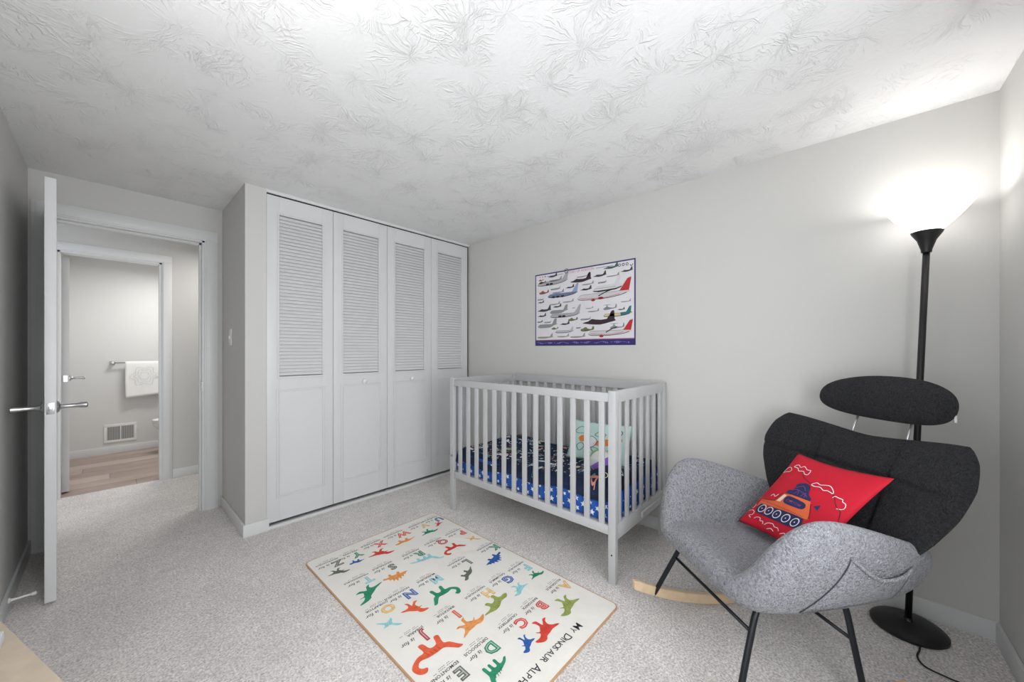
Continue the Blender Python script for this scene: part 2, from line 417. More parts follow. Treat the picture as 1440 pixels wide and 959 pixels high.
# hall and bathroom beyond
wall('wall_hall_left', (-1.3, YD+.12, 0), (-1.2, YH, H))
wall('wall_hall_right', (1.9, YD+.12, 0), (2.0, YH, H))
struct(box('floor_hall', (-1.2, YD+.12, -.05), (XL-T, YH+.03, 0), M_carpet))
BX0, BX1, BZ = -.30, .337, 2.09
bm = bmesh.new()
bx(bm, -1.2, BX0, YH, YH+.11, 0, H); bx(bm, BX1, 1.9, YH, YH+.11, 0, H); bx(bm, BX0, BX1, YH, YH+.11, BZ, H)
struct(obj('wall_hall_back', bm, M_wall))
struct(obj('trim_3', casing('', BX0+.004, BX1-.002, BZ-.004, YH, .018, .072), M_trim, auto=True))
bm = bmesh.new()
bx(bm, BX0-.001, BX0+.018, YH-.001, YH+.111, 0, BZ); bx(bm, BX1-.018, BX1+.001, YH-.001, YH+.111, 0, BZ); bx(bm, BX0, BX1, YH-.001, YH+.111, BZ-.018, BZ)
struct(obj('trim_4', bm, M_trim))
baseboard('baseboard_hall', [(BX1+.072, YH, 1.9, YH, 0, -1), (-1.2, YH, BX0-.07, YH, 0, -1)])
M_bath = mat('bath_paint', rgb(214, 214, 212), .5, bump=(160, .1, .001), var=(1.5, .01))
wall('wall_bath_back', (-.45, YB, 0), (1.9, YB+.1, H), M_bath)
wall('wall_bath_left', (-.46, YH+.11, 0), (-.36, YB, H), M_bath)
wall('wall_bath_right', (1.2, YH+.11, 0), (1.3, YB, H), M_bath)
baseboard('baseboard_bath', [(-.36, YB, 1.2, YB, 0, -1)])
fl = struct(empty('floor_bath', (0, 0, 0)))
random.seed(3); box('subfloor', (-.36, YH+.03, -.05), (1.2, YB, -.004), M_dark, fl)
y = YH+.03; row = 0
while y < YB:
    y1 = min(y+.2035, YB); x = -.36; first = True
    while x < 1.2:
        ln = (.17 if row == 4 else random.uniform(.35, 1.1)) if first else 1.2
        x1 = min(x+ln, 1.2)
        box('plank', (x+.0012, y+.0012, -.004), (x1-.0012, y1-.0012, random.uniform(.0, .0012)), PLANKS[(row*2+int(x*7)) % 3], fl, .0006)
        x = x1; first = False
    y = y1; row += 1

# ------------------------------------------------------------------ entry door leaf
def lathe_obj(name, prof, m, parent, mtx, seg=24):
    bm = bmesh.new(); lathe(bm, prof, seg, mtx); return obj(name, bm, m, parent, auto=True)
HX, HY = -.252, 3.672
ang = math.atan2(2.88-HY, -.1965-HX)
d1 = struct(empty('door_1', (HX, HY, 0), ang), 'white bedroom door swung fully open, seen edge on', 'door')
LW = math.hypot(2.88-HY, -.1965-HX)
bm = bmesh.new(); bx(bm, .0, LW, -.0185, .0185, .015, 2.095, .0012); 
for x0, x1, z0, z1 in ((.12, LW/2-.05, .25, .85), (LW/2+.05, LW-.12, .25, .85), (.12, LW/2-.05, 1.05, 1.95), (LW/2+.05, LW-.12, 1.05, 1.95)):
    for s in (-1, 1): bx(bm, x0, x1, s*.0185-.002, s*.0185+.002, z0, z1, .0018)
obj('leaf', bm, M_door, d1, auto=True)
for s in (-1, 1):
    mt = Matrix.Translation((LW-.062, s*.0185, .964)) @ Matrix.Rotation(-s*PI/2, 4, 'X')
    prof = [(.029, 0), (.030, .004), (.026, .009), (.015, .013), (.0115, .020), (.0105, .045), (.0115, .070), (.0145, .082), (.0150, .100), (.012, .104), (.004, .105)]
    h_ = lathe_obj('handle', prof, M_chrome, d1, mt)
bm = bmesh.new(); bx(bm, LW-.0005, LW+.0015, -.0125, .0125, .935, .990, .0006); lp = obj('latch_plate', bm, M_chrome, d1, auto=True)
bm = bmesh.new(); bx(bm, LW, LW+.010, -.007, .006, .952, .974, .002); obj('latch_bolt', bm, M_chrome, lp, auto=True)
for z in (.22, 1.05, 1.88):
    bm = bmesh.new(); tube(bm, [(-.004, .018, z-.045), (-.004, .018, z+.045)], .006, 8); obj('hinge', bm, M_chrome, d1)

# bathroom door leaf
ang2 = math.atan2(.8, -.045)
d2 = struct(empty('door_2', (-.262, 5.03, 0), ang2), 'white door standing open inside the bathroom, seen edge on', 'door')
box('leaf', (0, -.022, .012), (.76, .022, 2.06), M_door, d2, .0015)
for s in (-1, 1):
    mt = Matrix.Translation((.06, s*.022, 1.0)) @ Matrix.Rotation(-s*PI/2, 4, 'X')
    lathe_obj('handle', [(.027, 0), (.027, .005), (.014, .012), (.010, .02), (.010, .05), (.012, .085), (.010, .092), (.003, .093)], M_chrome, d2, mt, 16)
box('latch_plate', (-.0015, -.012, .972), (0, .012, 1.028), M_chrome, d2)

# ------------------------------------------------------------------ bifold closet doors
XS = [.7300, 1.1765, 1.6335, 2.0945, 2.5520]
yF = YC+.002; TH = .030
ztop, zbot = 2.333, .045
slat_me = None
def stile_frame(w_, zl0, zl1):
    bm = bmesh.new(); y0, y1 = 0, TH
    m0, m1 = .078, w_-.078
    bx(bm, 0, m0, y0, y1, zbot, ztop, .0015); bx(bm, m1, w_, y0, y1, zbot, ztop, .0015)
    bx(bm, m0, m1, y0, y1, zl1, ztop, 0); bx(bm, m0, m1, y0, y1, zbot, zl0, 0)
    return bm
def moulding(bm, x0, x1, z0, z1, wd=.007, ht=.0055):
    for (a, b_, c, d) in ((x0, x1, z0, z0+wd), (x0, x1, z1-wd, z1), (x0, x0+wd, z0+wd, z1-wd), (x1-wd, x1, z0+wd, z1-wd)):
        bx(bm, a, b_, -ht, .001, c, d, .0012)
for pair in (0, 1):
    x0 = XS[pair*2]; dn = struct(empty('door_%d' % (3+pair), (x0, yF, 0)),
        ('left' if pair == 0 else 'right')+' pair of white louvred bifold closet doors'+(' beside the bare wall corner' if pair == 0 else ' behind the crib end'), 'closet door')
    for k in (0, 1):
        a = XS[pair*2+k]-x0; w_ = XS[pair*2+k+1]-XS[pair*2+k]-.003
        lf = obj('leaf', stile_frame(w_, 1.062, 2.208), M_door, dn, auto=True); lf.location = (a, 0, 0)
        ns = 46; pitch = (2.204-1.066)/ns
        if slat_me is None:
            bm = bmesh.new(); R_ = Matrix.Rotation(math.radians(62), 4, 'X')
            bx(bm, -.148, .148, -.0125, .0125, -.003, .003, 0, R_)
            slat_me = bpy.data.meshes.new('slat'); bm.to_mesh(slat_me); bm.free(); slat_me.materials.append(M_door)
        for i in range(ns):
            o = bpy.data.objects.new('slat', slat_me); C.objects.link(o); o.parent = lf
            o.location = (w_/2, .015, 1.066+pitch*(i+.5))
        bm = bmesh.new(); moulding(bm, .064, w_-.064, 1.048, 2.222); moulding(bm, .058, w_-.058, .205, .975); moulding(bm, .074, w_-.074, .221, .959, .005, .0045)
        obj('moulding', bm, M_door, lf, auto=True)
        if (pair, k) in ((0, 1), (1, 0)):
            kx = (1.418 if pair == 0 else 1.868)-XS[pair*2+k]
            mt = Matrix.Translation((kx, 0, .992)) @ Matrix.Rotation(PI/2, 4, 'X')
            lathe_obj('knob', [(.009, 0), (.008, .008), (.013, .014), (.0185, .020), (.0185, .026), (.013, .031), (.004, .033)], M_white, lf, mt)
struct(box('trim_closet_track', (.732, YC+.008, 2.336), (2.555, YC+.03, 2.345), M_dark))
struct(box('trim_closet_sill', (.742, YC-.006, 0), (2.556, YC+.030, .022), M_trim, None, .003))
box_ = tag(box('pivot_bracket', (1.612, YC-.002, .022), (1.655, YC+.02, .034), M_steel), 'small metal pivot bracket under the middle of the closet doors', 'bracket')
struct(box('trim_closet_jamb', (2.5535, YC+.012, 0), (XW, YC+.06, 2.343), M_dark))

# light switch
sw = tag(empty('light_switch', (XB, 3.385, 1.345)), 'white light switch on the narrow wall beside the doorway', 'light switch')
bm = bmesh.new(); bx(bm, -.006, 0, -.036, .036, -.06, .06, .002); obj('plate', bm, M_white, sw, auto=True)
bm = bmesh.new(); bx(bm, -.014, -.004, -.005, .005, -.012, .012, .002); obj('toggle', bm, M_white, sw, auto=True)

# door stop on the left baseboard
ds = tag(empty('door_stop', (XL+.013, 2.955, .052)), 'white spring door stop sticking out of the left baseboard', 'door stop')
bm = bmesh.new(); lathe(bm, [(.013, 0), (.013, .003), (.007, .008), (.0055, .02), (.0055, .062), (.004, .066)], 14, Matrix.Rotation(PI/2, 4, 'Y')); obj('rod', bm, M_white, ds, auto=True)
bm = bmesh.new(); lathe(bm, [(.006, .064), (.009, .067), (.0095, .078), (.006, .082)], 14, Matrix.Rotation(PI/2, 4, 'Y')); obj('tip', bm, M_white, ds, auto=True)

# unseen ceiling lamp above the view, added as a body for the fill light
M_glow = mat('added_lamp_glow', rgb(255, 250, 245), .5, emit=((1, .97, .94, 1), 2.0))
clt = tag(empty('added_ceiling_lamp', (.10, 1.0, H)), 'added unseen ceiling lamp on a short stem near the left wall', 'fill light')
bm = bmesh.new(); lathe(bm, [(.06, 0), (.06, -.012), (.02, -.024), (.008, -.03), (.008, -.13), (.022, -.135), (.022, -.17), (.018, -.175)], 32); obj('canopy', bm, M_chrome, clt, auto=True)
bm = bmesh.new(); lathe(bm, [(.014, -.175), (.018, -.180), (.014, -.186), (.006, -.189)], 24); obj('bulb_cap', bm, M_glow, clt, auto=True)

# ------------------------------------------------------------------ bathroom things
vt = tag(empty('floor_vent', (.088, YB, .24)), 'white louvred wall vent low on the bathroom wall', 'vent')
bm = bmesh.new()
for a in ((-.138, .138, .080, .108), (-.138, .138, -.108, -.080), (-.138, -.112, -.08, .08), (.112, .138, -.08, .08), (-.006, .006, -.08, .08)): bx(bm, a[0], a[1], -.010, 0, a[2], a[3], .001)
obj('frame', bm, M_white, vt, auto=True)
box('backing', (-.115, -.002, -.082), (.115, -.0005, .082), mat('vent_shadow', rgb(120, 120, 118), .8), vt)
for i in range(22):
    xx = -.106+i*.0101
    if abs(xx) > .008: box('slat', (xx-.0015, -.008, -.08), (xx+.0015, -.002, .08), M_white, vt)
box('lever', (.142, -.014, .02), (.148, -.004, .06), M_white, vt)
tb_ = tag(empty('towel_bar', (0, YB, 1.095)), 'chrome towel bar on the bathroom wall', 'towel bar')
for xx in (.02, .66):
    bm = bmesh.new(); bx(bm, xx-.022, xx+.022, -.012, 0, -.022, .022, .003); bx(bm, xx-.014, xx+.014, -.070, -.010, -.014, .014, .003)
    obj('bracket', bm, M_chrome, tb_, auto=True)
bm = bmesh.new(); tube(bm, [(.02, -.060, 0), (.66, -.060, 0)], .008, 10); obj('bar', bm, M_chrome, tb_, smooth=True)
# towel draped over the bar, with a faint printed medallion
M_towel = mat('towel_cloth', rgb(240, 240, 238), .95, bump=(220, .5, .003), sheen=.3)
def towel_fn(s, t):
    # s along x 0..1, t over the bar: front drop 0..1
    x = .125+s*.46+.010*math.sin(t*3+s*2)*(1-s)-.012*math.sin(t*PI)*(1-s)
    wob = .004*math.sin(s*9)+.003*math.sin(s*17+t*3)
    return Vector((x, -.074-.010*t+wob*t, .012-t*(.445-.045*s)))
bm = bmesh.new(); ns_, nt_ = 24, 16; rows = []
prof = [(-.050, -.40), (-.047, -.2), (-.048, -.02), (-.052, .010), (-.060, .0165), (-.069, .013)]
for i in range(ns_+1):
    s = i/ns_; col = []
    for (yy, zz) in prof: col.append(bm.verts.new(Vector((towel_fn(s, 0).x, yy, zz))))
    for j in range(1, nt_+1): col.append(bm.verts.new(towel_fn(s, j/nt_)))
    rows.append(col)
for a, b_ in zip(rows, rows[1:]):
    for j in range(len(a)-1): bm.faces.new((a[j], b_[j], b_[j+1], a[j+1]))
tw = obj('towel', bm, M_towel, None, smooth=True); tw.location = (0, YB, 1.095)
so = tw.modifiers.new('s', 'SOLIDIFY'); so.thickness = .007; so.offset = 1
tag(tw, 'white patterned towel hanging over the bathroom towel bar', 'towel')
bm = bmesh.new(); fnT = lambda x, y_: towel_fn(x, y_)+Vector((0, -.0105, 0))
for (cx_, cy_) in ((.36, .42), (.86, .42)):
    for r_ in (.10, .17, .24):
        stroke(bm, [(cx_+r_*(1+.18*math.cos(6*a))*math.cos(a), cy_+r_*1.05*(1+.18*math.cos(6*a))*math.sin(a)) for a in [k*2*PI/24 for k in range(24)] if cx_+r_*1.2*math.cos(a) < .99], .008, fnT, 0, False, 2)
raw('printed_pattern', bm, mat('towel_print', rgb(200, 202, 202), .95), tw)
# toilet: bowl nose reaching out from the right
tl = tag(empty('toilet', (.78, 6.14, 0)), 'white toilet whose rounded front shows past the bathroom door casing', 'toilet')
def oval(bm, prof, seg=36):
    rings = []
    for (rx0, rx1, ry, z) in prof:      # rx0 front reach (-x), rx1 rear reach
        rings.append([bm.verts.new(((-rx0 if math.cos(a) > 0 else rx1)*abs(math.cos(a)), ry*math.sin(a), z)) for a in [2*PI*k/seg for k in range(seg)]])
    for a, b_ in zip(rings, rings[1:]):
        for k in range(seg): bm.faces.new((a[k], a[(k+1) % seg], b_[(k+1) % seg], b_[k]))
    bm.faces.new(rings[0]); bm.faces.new(rings[-1])
bm = bmesh.new(); oval(bm, [(.20, .2, .11, 0), (.20, .2, .11, .03), (.21, .2, .10, .10), (.28, .2, .12, .20), (.37, .2, .15, .28), (.425, .2, .175, .33), (.44, .2, .18, .37), (.435, .2, .178, .378)]); obj('bowl', bm, M_porc, tl, auto=True)
bm = bmesh.new(); oval(bm, [(.435, .2, .178, .380), (.445, .2, .183, .386), (.445, .2, .183, .396), (.435, .2, .178, .400)]); obj('seat', bm, M_porc, tl, auto=True)
bm = bmesh.new(); oval(bm, [(.44, .2, .181, .402), (.445, .2, .183, .408), (.43, .2, .176, .420), (.38, .19, .15, .424)]); obj('lid', bm, M_porc, tl, auto=True)
bm = bmesh.new(); bx(bm, .19, .40, -.21, .21, .38, .72, .02); bx(bm, .18, .41, -.22, .22, .72, .75, .01); bx(bm, .10, .38, -.10, .10, 0, .38, .02); obj('tank', bm, M_porc, tl, auto=True)

# ------------------------------------------------------------------ crib
CX0, CX1, CY0, CY1 = 1.800, 2.545, .900, 2.300
cr = tag(empty('crib', (CX0, CY0, 0)), 'grey painted wooden baby crib with slatted sides against the poster wall', 'crib')
W_, L_ = CX1-CX0, CY1-CY0; ZT = 1.032
def part(name, a, b_, m=M_crib, bev=.003, parent=cr): return box(name, a, b_, m, parent, bev)
P_ = .042
for (x, y_) in ((0, 0), (0, L_-P_), (W_-P_, 0), (W_-P_, L_-P_)):
    lg = part('leg', (x, y_, 0), (x+.030 if x == 0 else x+P_, y_+P_, ZT-.001))
    if x == 0 and y_ == 0:
        for z in (.965, .925):
            bm = bmesh.new(); lathe(bm, [(.006, 0), (.006, .0015)], 12, Matrix.Translation((x-.0005, y_+.02, z)) @ Matrix.Rotation(-PI/2, 4, 'Y'))
            obj('bolt_cap', bm, M_crib, lg)
        bm = bmesh.new(); lathe(bm, [(.0045, 0), (.0045, .0012)], 12, Matrix.Translation((x-.0002, y_+.021, .155)) @ Matrix.Rotation(-PI/2, 4, 'Y')); obj('bolt_hole', bm, M_dark, lg)
    if x == 0 and y_ > .1:
        bm = bmesh.new(); lathe(bm, [(.009, 0), (.009, .006), (.004, .007)], 14, Matrix.Translation((x-.0002, y_+.016, .425)) @ Matrix.Rotation(-PI/2, 4, 'Y')); obj('bolt', bm, M_chrome, lg)
for x, in ((0,), (W_,)):
    s = 1 if x == 0 else -1
    xa, xb = sorted((x+s*.004, x+s*.026))
    part('top_rail', (xa, P_, ZT-.062), (xb, L_-P_, ZT-.014 if x == 0 else ZT-.002))
    part('bottom_rail', (xa, P_, .255), (xb, L_-P_, .305))
    for k in range(14):
        yy = .103-.033+k*.0925
        part('slat', (min(x+s*.007, x+s*.021), yy, .3), (max(x+s*.007, x+s*.021), yy+.033, ZT-.06), bev=.002)
for y_ in (0, L_):
    s = 1 if y_ == 0 else -1
    ya, yb = sorted((y_+s*.002, y_+s*.026))
    part('end_top_rail', (.030, ya, ZT-.064), (W_-P_, yb, ZT-.001))
    part('end_bottom_rail', (.030, ya, .232), (W_-P_, yb, .312))
    for k in range(7):
        xx = .081-.030+k*.098
        part('end_slat', (xx, min(y_+s*.006, y_+s*.020), .31), (xx+.033, max(y_+s*.006, y_+s*.020), ZT-.062), bev=.002)
part('support_batten', (.33, -.012, .252), (.66, .002, .285), bev=.002)
part('support_frame', (.027, .03, .288), (W_-.027, L_-.03, .302), bev=0)

# mattress with star-printed sheet
M_blue = mat('blue_sheet', rgb(28, 84, 168), .85, bump=(25, .2, .01), var=(6, .10))
M_starw = mat('white_print', rgb(236, 240, 246), .85)
mx0, mx1, my0, my1 = CX0+.034, CX1-.034, CY0+.034, CY1-.034; mz0, mz1 = .303, .452
mt_ = tag(empty('crib_mattress', (0, 0, 0)), 'blue crib mattress sheet printed with white stars', 'mattress')
mt_.location = (mx0, my0, mz0)
bm = bmesh.new(); bx(bm, 0, mx1-mx0, 0, my1-my0, 0, mz1-mz0, .022); obj('sheet', bm, M_blue, mt_, auto=True)
bm = bmesh.new(); random.seed(11)
for i in range(28):
    a = .04+i*(my1-my0-.08)/27
    for z in ((.028, .085) if i % 2 == 0 else (.056, .112)):
        r_ = random.choice((.013, .019, .006, .017)); poly(bm, star(a+random.uniform(-.01, .01), z+random.uniform(-.008, .008), r_, random.random()*6) if r_ > .007 else ell(a, z, r_, r_, 8), lambda x, y_: Vector((-.0009, x, y_)))
for i in range(14):
    a = .04+i*(mx1-mx0-.08)/13
    for z in ((.028, .085) if i % 2 == 0 else (.056, .112)):
        r_ = random.choice((.013, .019, .006, .017)); poly(bm, star(a, z+random.uniform(-.008, .008), r_, random.random()*6), lambda x, y_: Vector((x, -.0009, y_)))
raw('printed_stars', bm, M_starw, mt_)['kind'] = 'stuff'

# navy space-print duvet, rumpled, lying on the mattress
M_navy = mat('navy_duvet', rgb(17, 34, 66), .9, bump=(40, .3, .01), var=(5, .15))
dx0, dx1, dy0, dy1 = mx0-.004, mx1-.006, my0+.004, my1-.004
def duv(u, v):
    x = dx0+(dx1-dx0)*u; y_ = dy0+(dy1-dy0)*v
    n = noise.noise(Vector((x*4.2, y_*3.6, 1.3)))*.020+noise.noise(Vector((x*9, y_*8, 4.3)))*.009
    n += .030*math.exp(-((y_-1.02)/.16)**2)+.020*math.exp(-((y_-2.10)/.22)**2-((x-2.42)/.2)**2)
    n += .05*math.exp(-((y_-1.02)/.10)**2-((x-1.98)/.10)**2)
    e = min(1, min(u, 1-u, v, 1-v)/.045); z = mz1+.003+(.018+max(n, -.012))*math.sqrt(max(0, 1-(1-e)**2))
    if u < .03:   # drape over the front edge, hanging lower towards the far end
        k = 1-u/.03; z -= k*(.028+.05*v+.012*math.sin(v*19)); x -= .008*math.sin(k*PI/2)
    return Vector((x, y_, z))
bm = bmesh.new(); us = [0, .007, .015, .022, .03]+[.03+.97*i/32 for i in range(1, 33)]; nv = 64
g = [[bm.verts.new(duv(u, j/nv)) for j in range(nv+1)] for u in us]
for i in range(len(us)-1):
    for j in range(nv): bm.faces.new((g[i][j], g[i+1][j], g[i+1][j+1], g[i][j+1]))
dv = obj('duvet', bm, M_navy, None, smooth=True); tag(dv, 'rumpled navy blanket printed with rockets and planets inside the crib', 'blanket')
so = dv.modifiers.new('s', 'SOLIDIFY'); so.thickness = .005; so.offset = -1
bm = bmesh.new(); random.seed(21)
def dfn(a, b_):
    u = (a-dx0)/(dx1-dx0); v = (b_-dy0)/(dy1-dy0); u = min(max(u, .0), 1); v = min(max(v, 0), 1)
    p = duv(u, v); q = duv(min(u+.01, 1), v)-duv(max(u-.01, 0), v); r_ = duv(u, min(v+.01, 1))-duv(u, max(v-.01, 0))
    n = q.cross(r_); n.normalize(); n = n if n.z >= 0 else -n
    return p+n*.0018
for i in range(380):
    a = random.uniform(dx0+.03, dx1-.03); b_ = random.uniform(dy0+.03, dy1-.03); k = random.random(); ro = random.random()*PI
    mi = random.choice((0, 0, 0, 1, 2, 3))
    if k < .40: poly(bm, ell(a, b_, .005, .005, 6), dfn, 0)
    elif k < .60: stroke(bm, [(a+.018*math.cos(t), b_+.018*math.sin(t)) for t in [x*PI/4 for x in range(8)]], .005, dfn, mi, True, 2)
    elif k < .78: stroke(bm, [(a, b_), (a+.02*math.cos(ro), b_+.02*math.sin(ro)), (a+.045*math.cos(ro+.3), b_+.045*math.sin(ro+.3))], .006, dfn, mi, False, 3)
    elif k < .90: poly(bm, ell(a, b_, .028, .012, 14, ro), dfn, mi)
    else: poly(bm, star(a, b_, .018, ro), dfn, 0)
raw('printed_motifs', bm, [M_starw, mat('teal_print', rgb(86, 170, 178), .85), mat('peach_print', rgb(214, 140, 120), .85), mat('cream_print', rgb(222, 224, 190), .85)], dv)['kind'] = 'stuff'

# cushion builder: local frame (origin, U, V) vectors, thickness direction N
def cushion(origin, U, V, thick, pinch=.035, nu=28, nv=24, seed=0, back=.6):
    Nn = U.cross(V).normalized()
    def base(u, v, s):
        pu = u+pinch*(0.5-u)*math.sin(PI*v)*2*.9; pv = v+pinch*(.5-v)*math.sin(PI*u)*2*.9
        hgt = thick*(max(0, math.sin(PI*u))*max(0, math.sin(PI*v)))**.55
        wr = 1+.06*noise.noise(Vector((u*5, v*5, seed)))
        return origin+U*pu+V*pv+Nn*hgt*(wr if s > 0 else -back)
    return (lambda u, v: base(u, v, 1)), (lambda u, v: base(u, v, -1)), Nn
# small mint pillow
def crib_pillow():
    root = tag(empty('crib_pillow', (2.26, 1.25, .485)), 'mint green pillow with orange and white doodles leaning in the crib corner', 'pillow')
    o = Vector((-.055, .235, -.005)); U = Vector((.06, -.44, .0)); V = Vector((.09, .0, .262))
    fr, bk, Nn = cushion(o, U, V, .045, .03, 24, 18, 2)
    if Nn.x > 0:
        fr, bk = bk, fr; Nn = -Nn
    M_mint = mat('mint_cloth', rgb(196, 226, 218), .9, bump=(30, .15, .01))
    obj('cover', grid_closed(24, 18, fr, bk), M_mint, root, smooth=True)
    fn = lambda x, y_: fr(min(max(x, .01), .99), min(max(y_, .01), .99))+Nn*.0015
    bm = bmesh.new()
    poly(bm, spline([(.45, .42), (.56, .55), (.72, .6), (.86, .66), (.9, .58), (.78, .46), (.6, .40)]), fn, 0, 1)
    poly(bm, spline([(.18, .55), (.26, .62), (.30, .50), (.22, .44)]), fn, 0, 1)
    poly(bm, spline([(.34, .50), (.42, .60), (.50, .52), (.46, .38), (.38, .36)]), fn, 1, 1)
    poly(bm, spline([(.66, .22), (.74, .34), (.88, .34), (.9, .2), (.76, .16)]), fn, 1, 1)
    for c in ([(.1, .72), (.2, .84), (.3, .78), (.26, .68), (.14, .66)], [(.46, .66), (.54, .76), (.64, .70), (.58, .62)], [(.72, .70), (.78, .86), (.88, .80), (.82, .66)],
              [(.16, .34), (.22, .22), (.3, .34), (.24, .42)], [(.42, .34), (.5, .18), (.56, .30)], [(.3, .52), (.42, .62), (.52, .48), (.4, .32)], [(.66, .22), (.76, .36), (.9, .3), (.8, .14)]):
        stroke(bm, c, .012, fn, 2, True)
    raw('printed_doodles', bm, [mat('orange_print', rgb(226, 134, 62), .9), mat('pale_print', rgb(226, 230, 234), .9), mat('grey_line_print', rgb(92, 100, 104), .9)], root)
crib_pillow()
# plush ball
bl = tag(empty('plush_ball', (2.05, 1.12, .560)), 'soft purple, green and white plush ball beside the mint pillow', 'toy')
cols = [mat('purple_plush', rgb(142, 96, 196), .95, bump=(120, .5, .003), sheen=.4), mat('white_plush', rgb(228, 230, 228), .95, bump=(120, .5, .003), sheen=.4), mat('green_plush', rgb(120, 180, 92), .95, bump=(120, .5, .003), sheen=.4)]
R_b = .072
for k in range(6):
    bm = bmesh.new(); n = 8; a0, a1 = k*PI/3, (k+1)*PI/3; gr = []
    for i in range(n+1):
        a = a0+(a1-a0)*i/n; col = []
        for j in range(1, 16):
            p = PI*j/16; puff = 1+.07*math.sin(PI*i/n)*math.sin(p)-.02
            col.append(bm.verts.new(Vector((R_b*puff*math.sin(p)*math.cos(a), R_b*puff*math.sin(p)*math.sin(a), R_b*puff*math.cos(p)))))
        gr.append(col)
    for i in range(n):
        for j in range(14): bm.faces.new((gr[i][j], gr[i+1][j], gr[i+1][j+1], gr[i][j+1]))
    t_, b_ = bm.verts.new((0, 0, R_b)), bm.verts.new((0, 0, -R_b))
    for i in range(n): bm.faces.new((t_, gr[i+1][0], gr[i][0])); bm.faces.new((b_, gr[i][14], gr[i+1][14]))
    obj('gore', bm, cols[(0, 2, 1)[k % 3]], bl, smooth=True)
bl.rotation_euler = (math.radians(60), math.radians(20), math.radians(25))

# ------------------------------------------------------------------ wall poster of aircraft
po = tag(empty('aircraft_poster', (XW-.001, 2.055, 1.287)), 'rectangular poster crowded with aircraft side views on the grey wall', 'poster')
PW, PH = .930, .632
def pf(d): return lambda x, y_: Vector((-d, -x, y_))
bm = bmesh.new(); bx(bm, -.0012, 0, -PW, 0, 0, PH); obj('sheet', bm, mat('poster_navy', rgb(52, 44, 110), .35), po)
bm = bmesh.new(); poly(bm, [(.010, .052), (PW-.010, .052), (PW-.010, PH-.010), (.010, PH-.010)], pf(.0018)); raw('paper', bm, mat('poster_paper', rgb(226, 224, 228), .35), po)
pc = dict(m=rgb(150, 84, 70), o=rgb(112, 116, 76), d=rgb(66, 64, 66), g=rgb(150, 150, 150), G=rgb(176, 172, 176), b=rgb(58, 40, 50), t=rgb(78, 104, 100), l=rgb(186, 188, 188),
          u=rgb(120, 140, 172), B=rgb(110, 124, 152), R=rgb(206, 204, 206), c=rgb(142, 146, 146), h=rgb(134, 138, 138), Y=rgb(212, 196, 150), S=rgb(214, 214, 214))
red = mat('poster_red', rgb(192, 48, 52), .35); ink = mat('poster_ink', rgb(44, 42, 50), .35); pale = mat('poster_pale_blue', rgb(150, 168, 204), .35); teal = mat('poster_teal', rgb(52, 120, 128), .35)
jet = [(0, .045), (.04, .075), (.12, .10), (.70, .10), (.80, .115), (.90, .28), (.97, .30), (.95, .12), (1, .10), (.99, .07), (.80, .03), (.62, .0), (.40, -.02), (.12, 0), (.03, .015)]
fighter = [(0, .05), (.18, .09), (.30, .15), (.42, .13), (.74, .13), (.86, .32), (.95, .33), (.96, .12), (1, .08), (.82, .04), (.55, -.01), (.25, .01)]
prop = [(0, .04), (.02, .14), (.18, .17), (.30, .25), (.44, .25), (.52, .16), (.80, .12), (.88, .27), (.97, .30), (1, .1), (.70, .02), (.3, -.03), (.05, 0)]
cargo = [(0, .06), (.06, .17), (.15, .21), (.60, .21), (.72, .22), (.82, .50), (.94, .52), (.92, .22), (1, .20), (.80, .12), (.6, 0), (.12, -.02)]
heli = [(0, .05), (.10, .14), (.22, .2), (.25, .30), (.05, .32), (.05, .34), (.55, .34), (.55, .32), (.32, .30), (.36, .2), (.50, .14), (.85, .12), (.92, .34), (.97, .34), (.98, .1), (.55, .03), (.15, -.02)]
shuttle = [(0, .03), (.06, .10), (.22, .20), (.74, .22), (.86, .46), (.96, .48), (.93, .24), (1, .2), (1, .06), (.8, 0), (.2, -.03)]
big = [(0, .05), (.05, .10), (.14, .135), (.70, .135), (.80, .15), (.93, .42), (.995, .44), (.955, .13), (1, .12), (.9, .07), (.78, .03), (.5, -.01), (.12, -.005)]
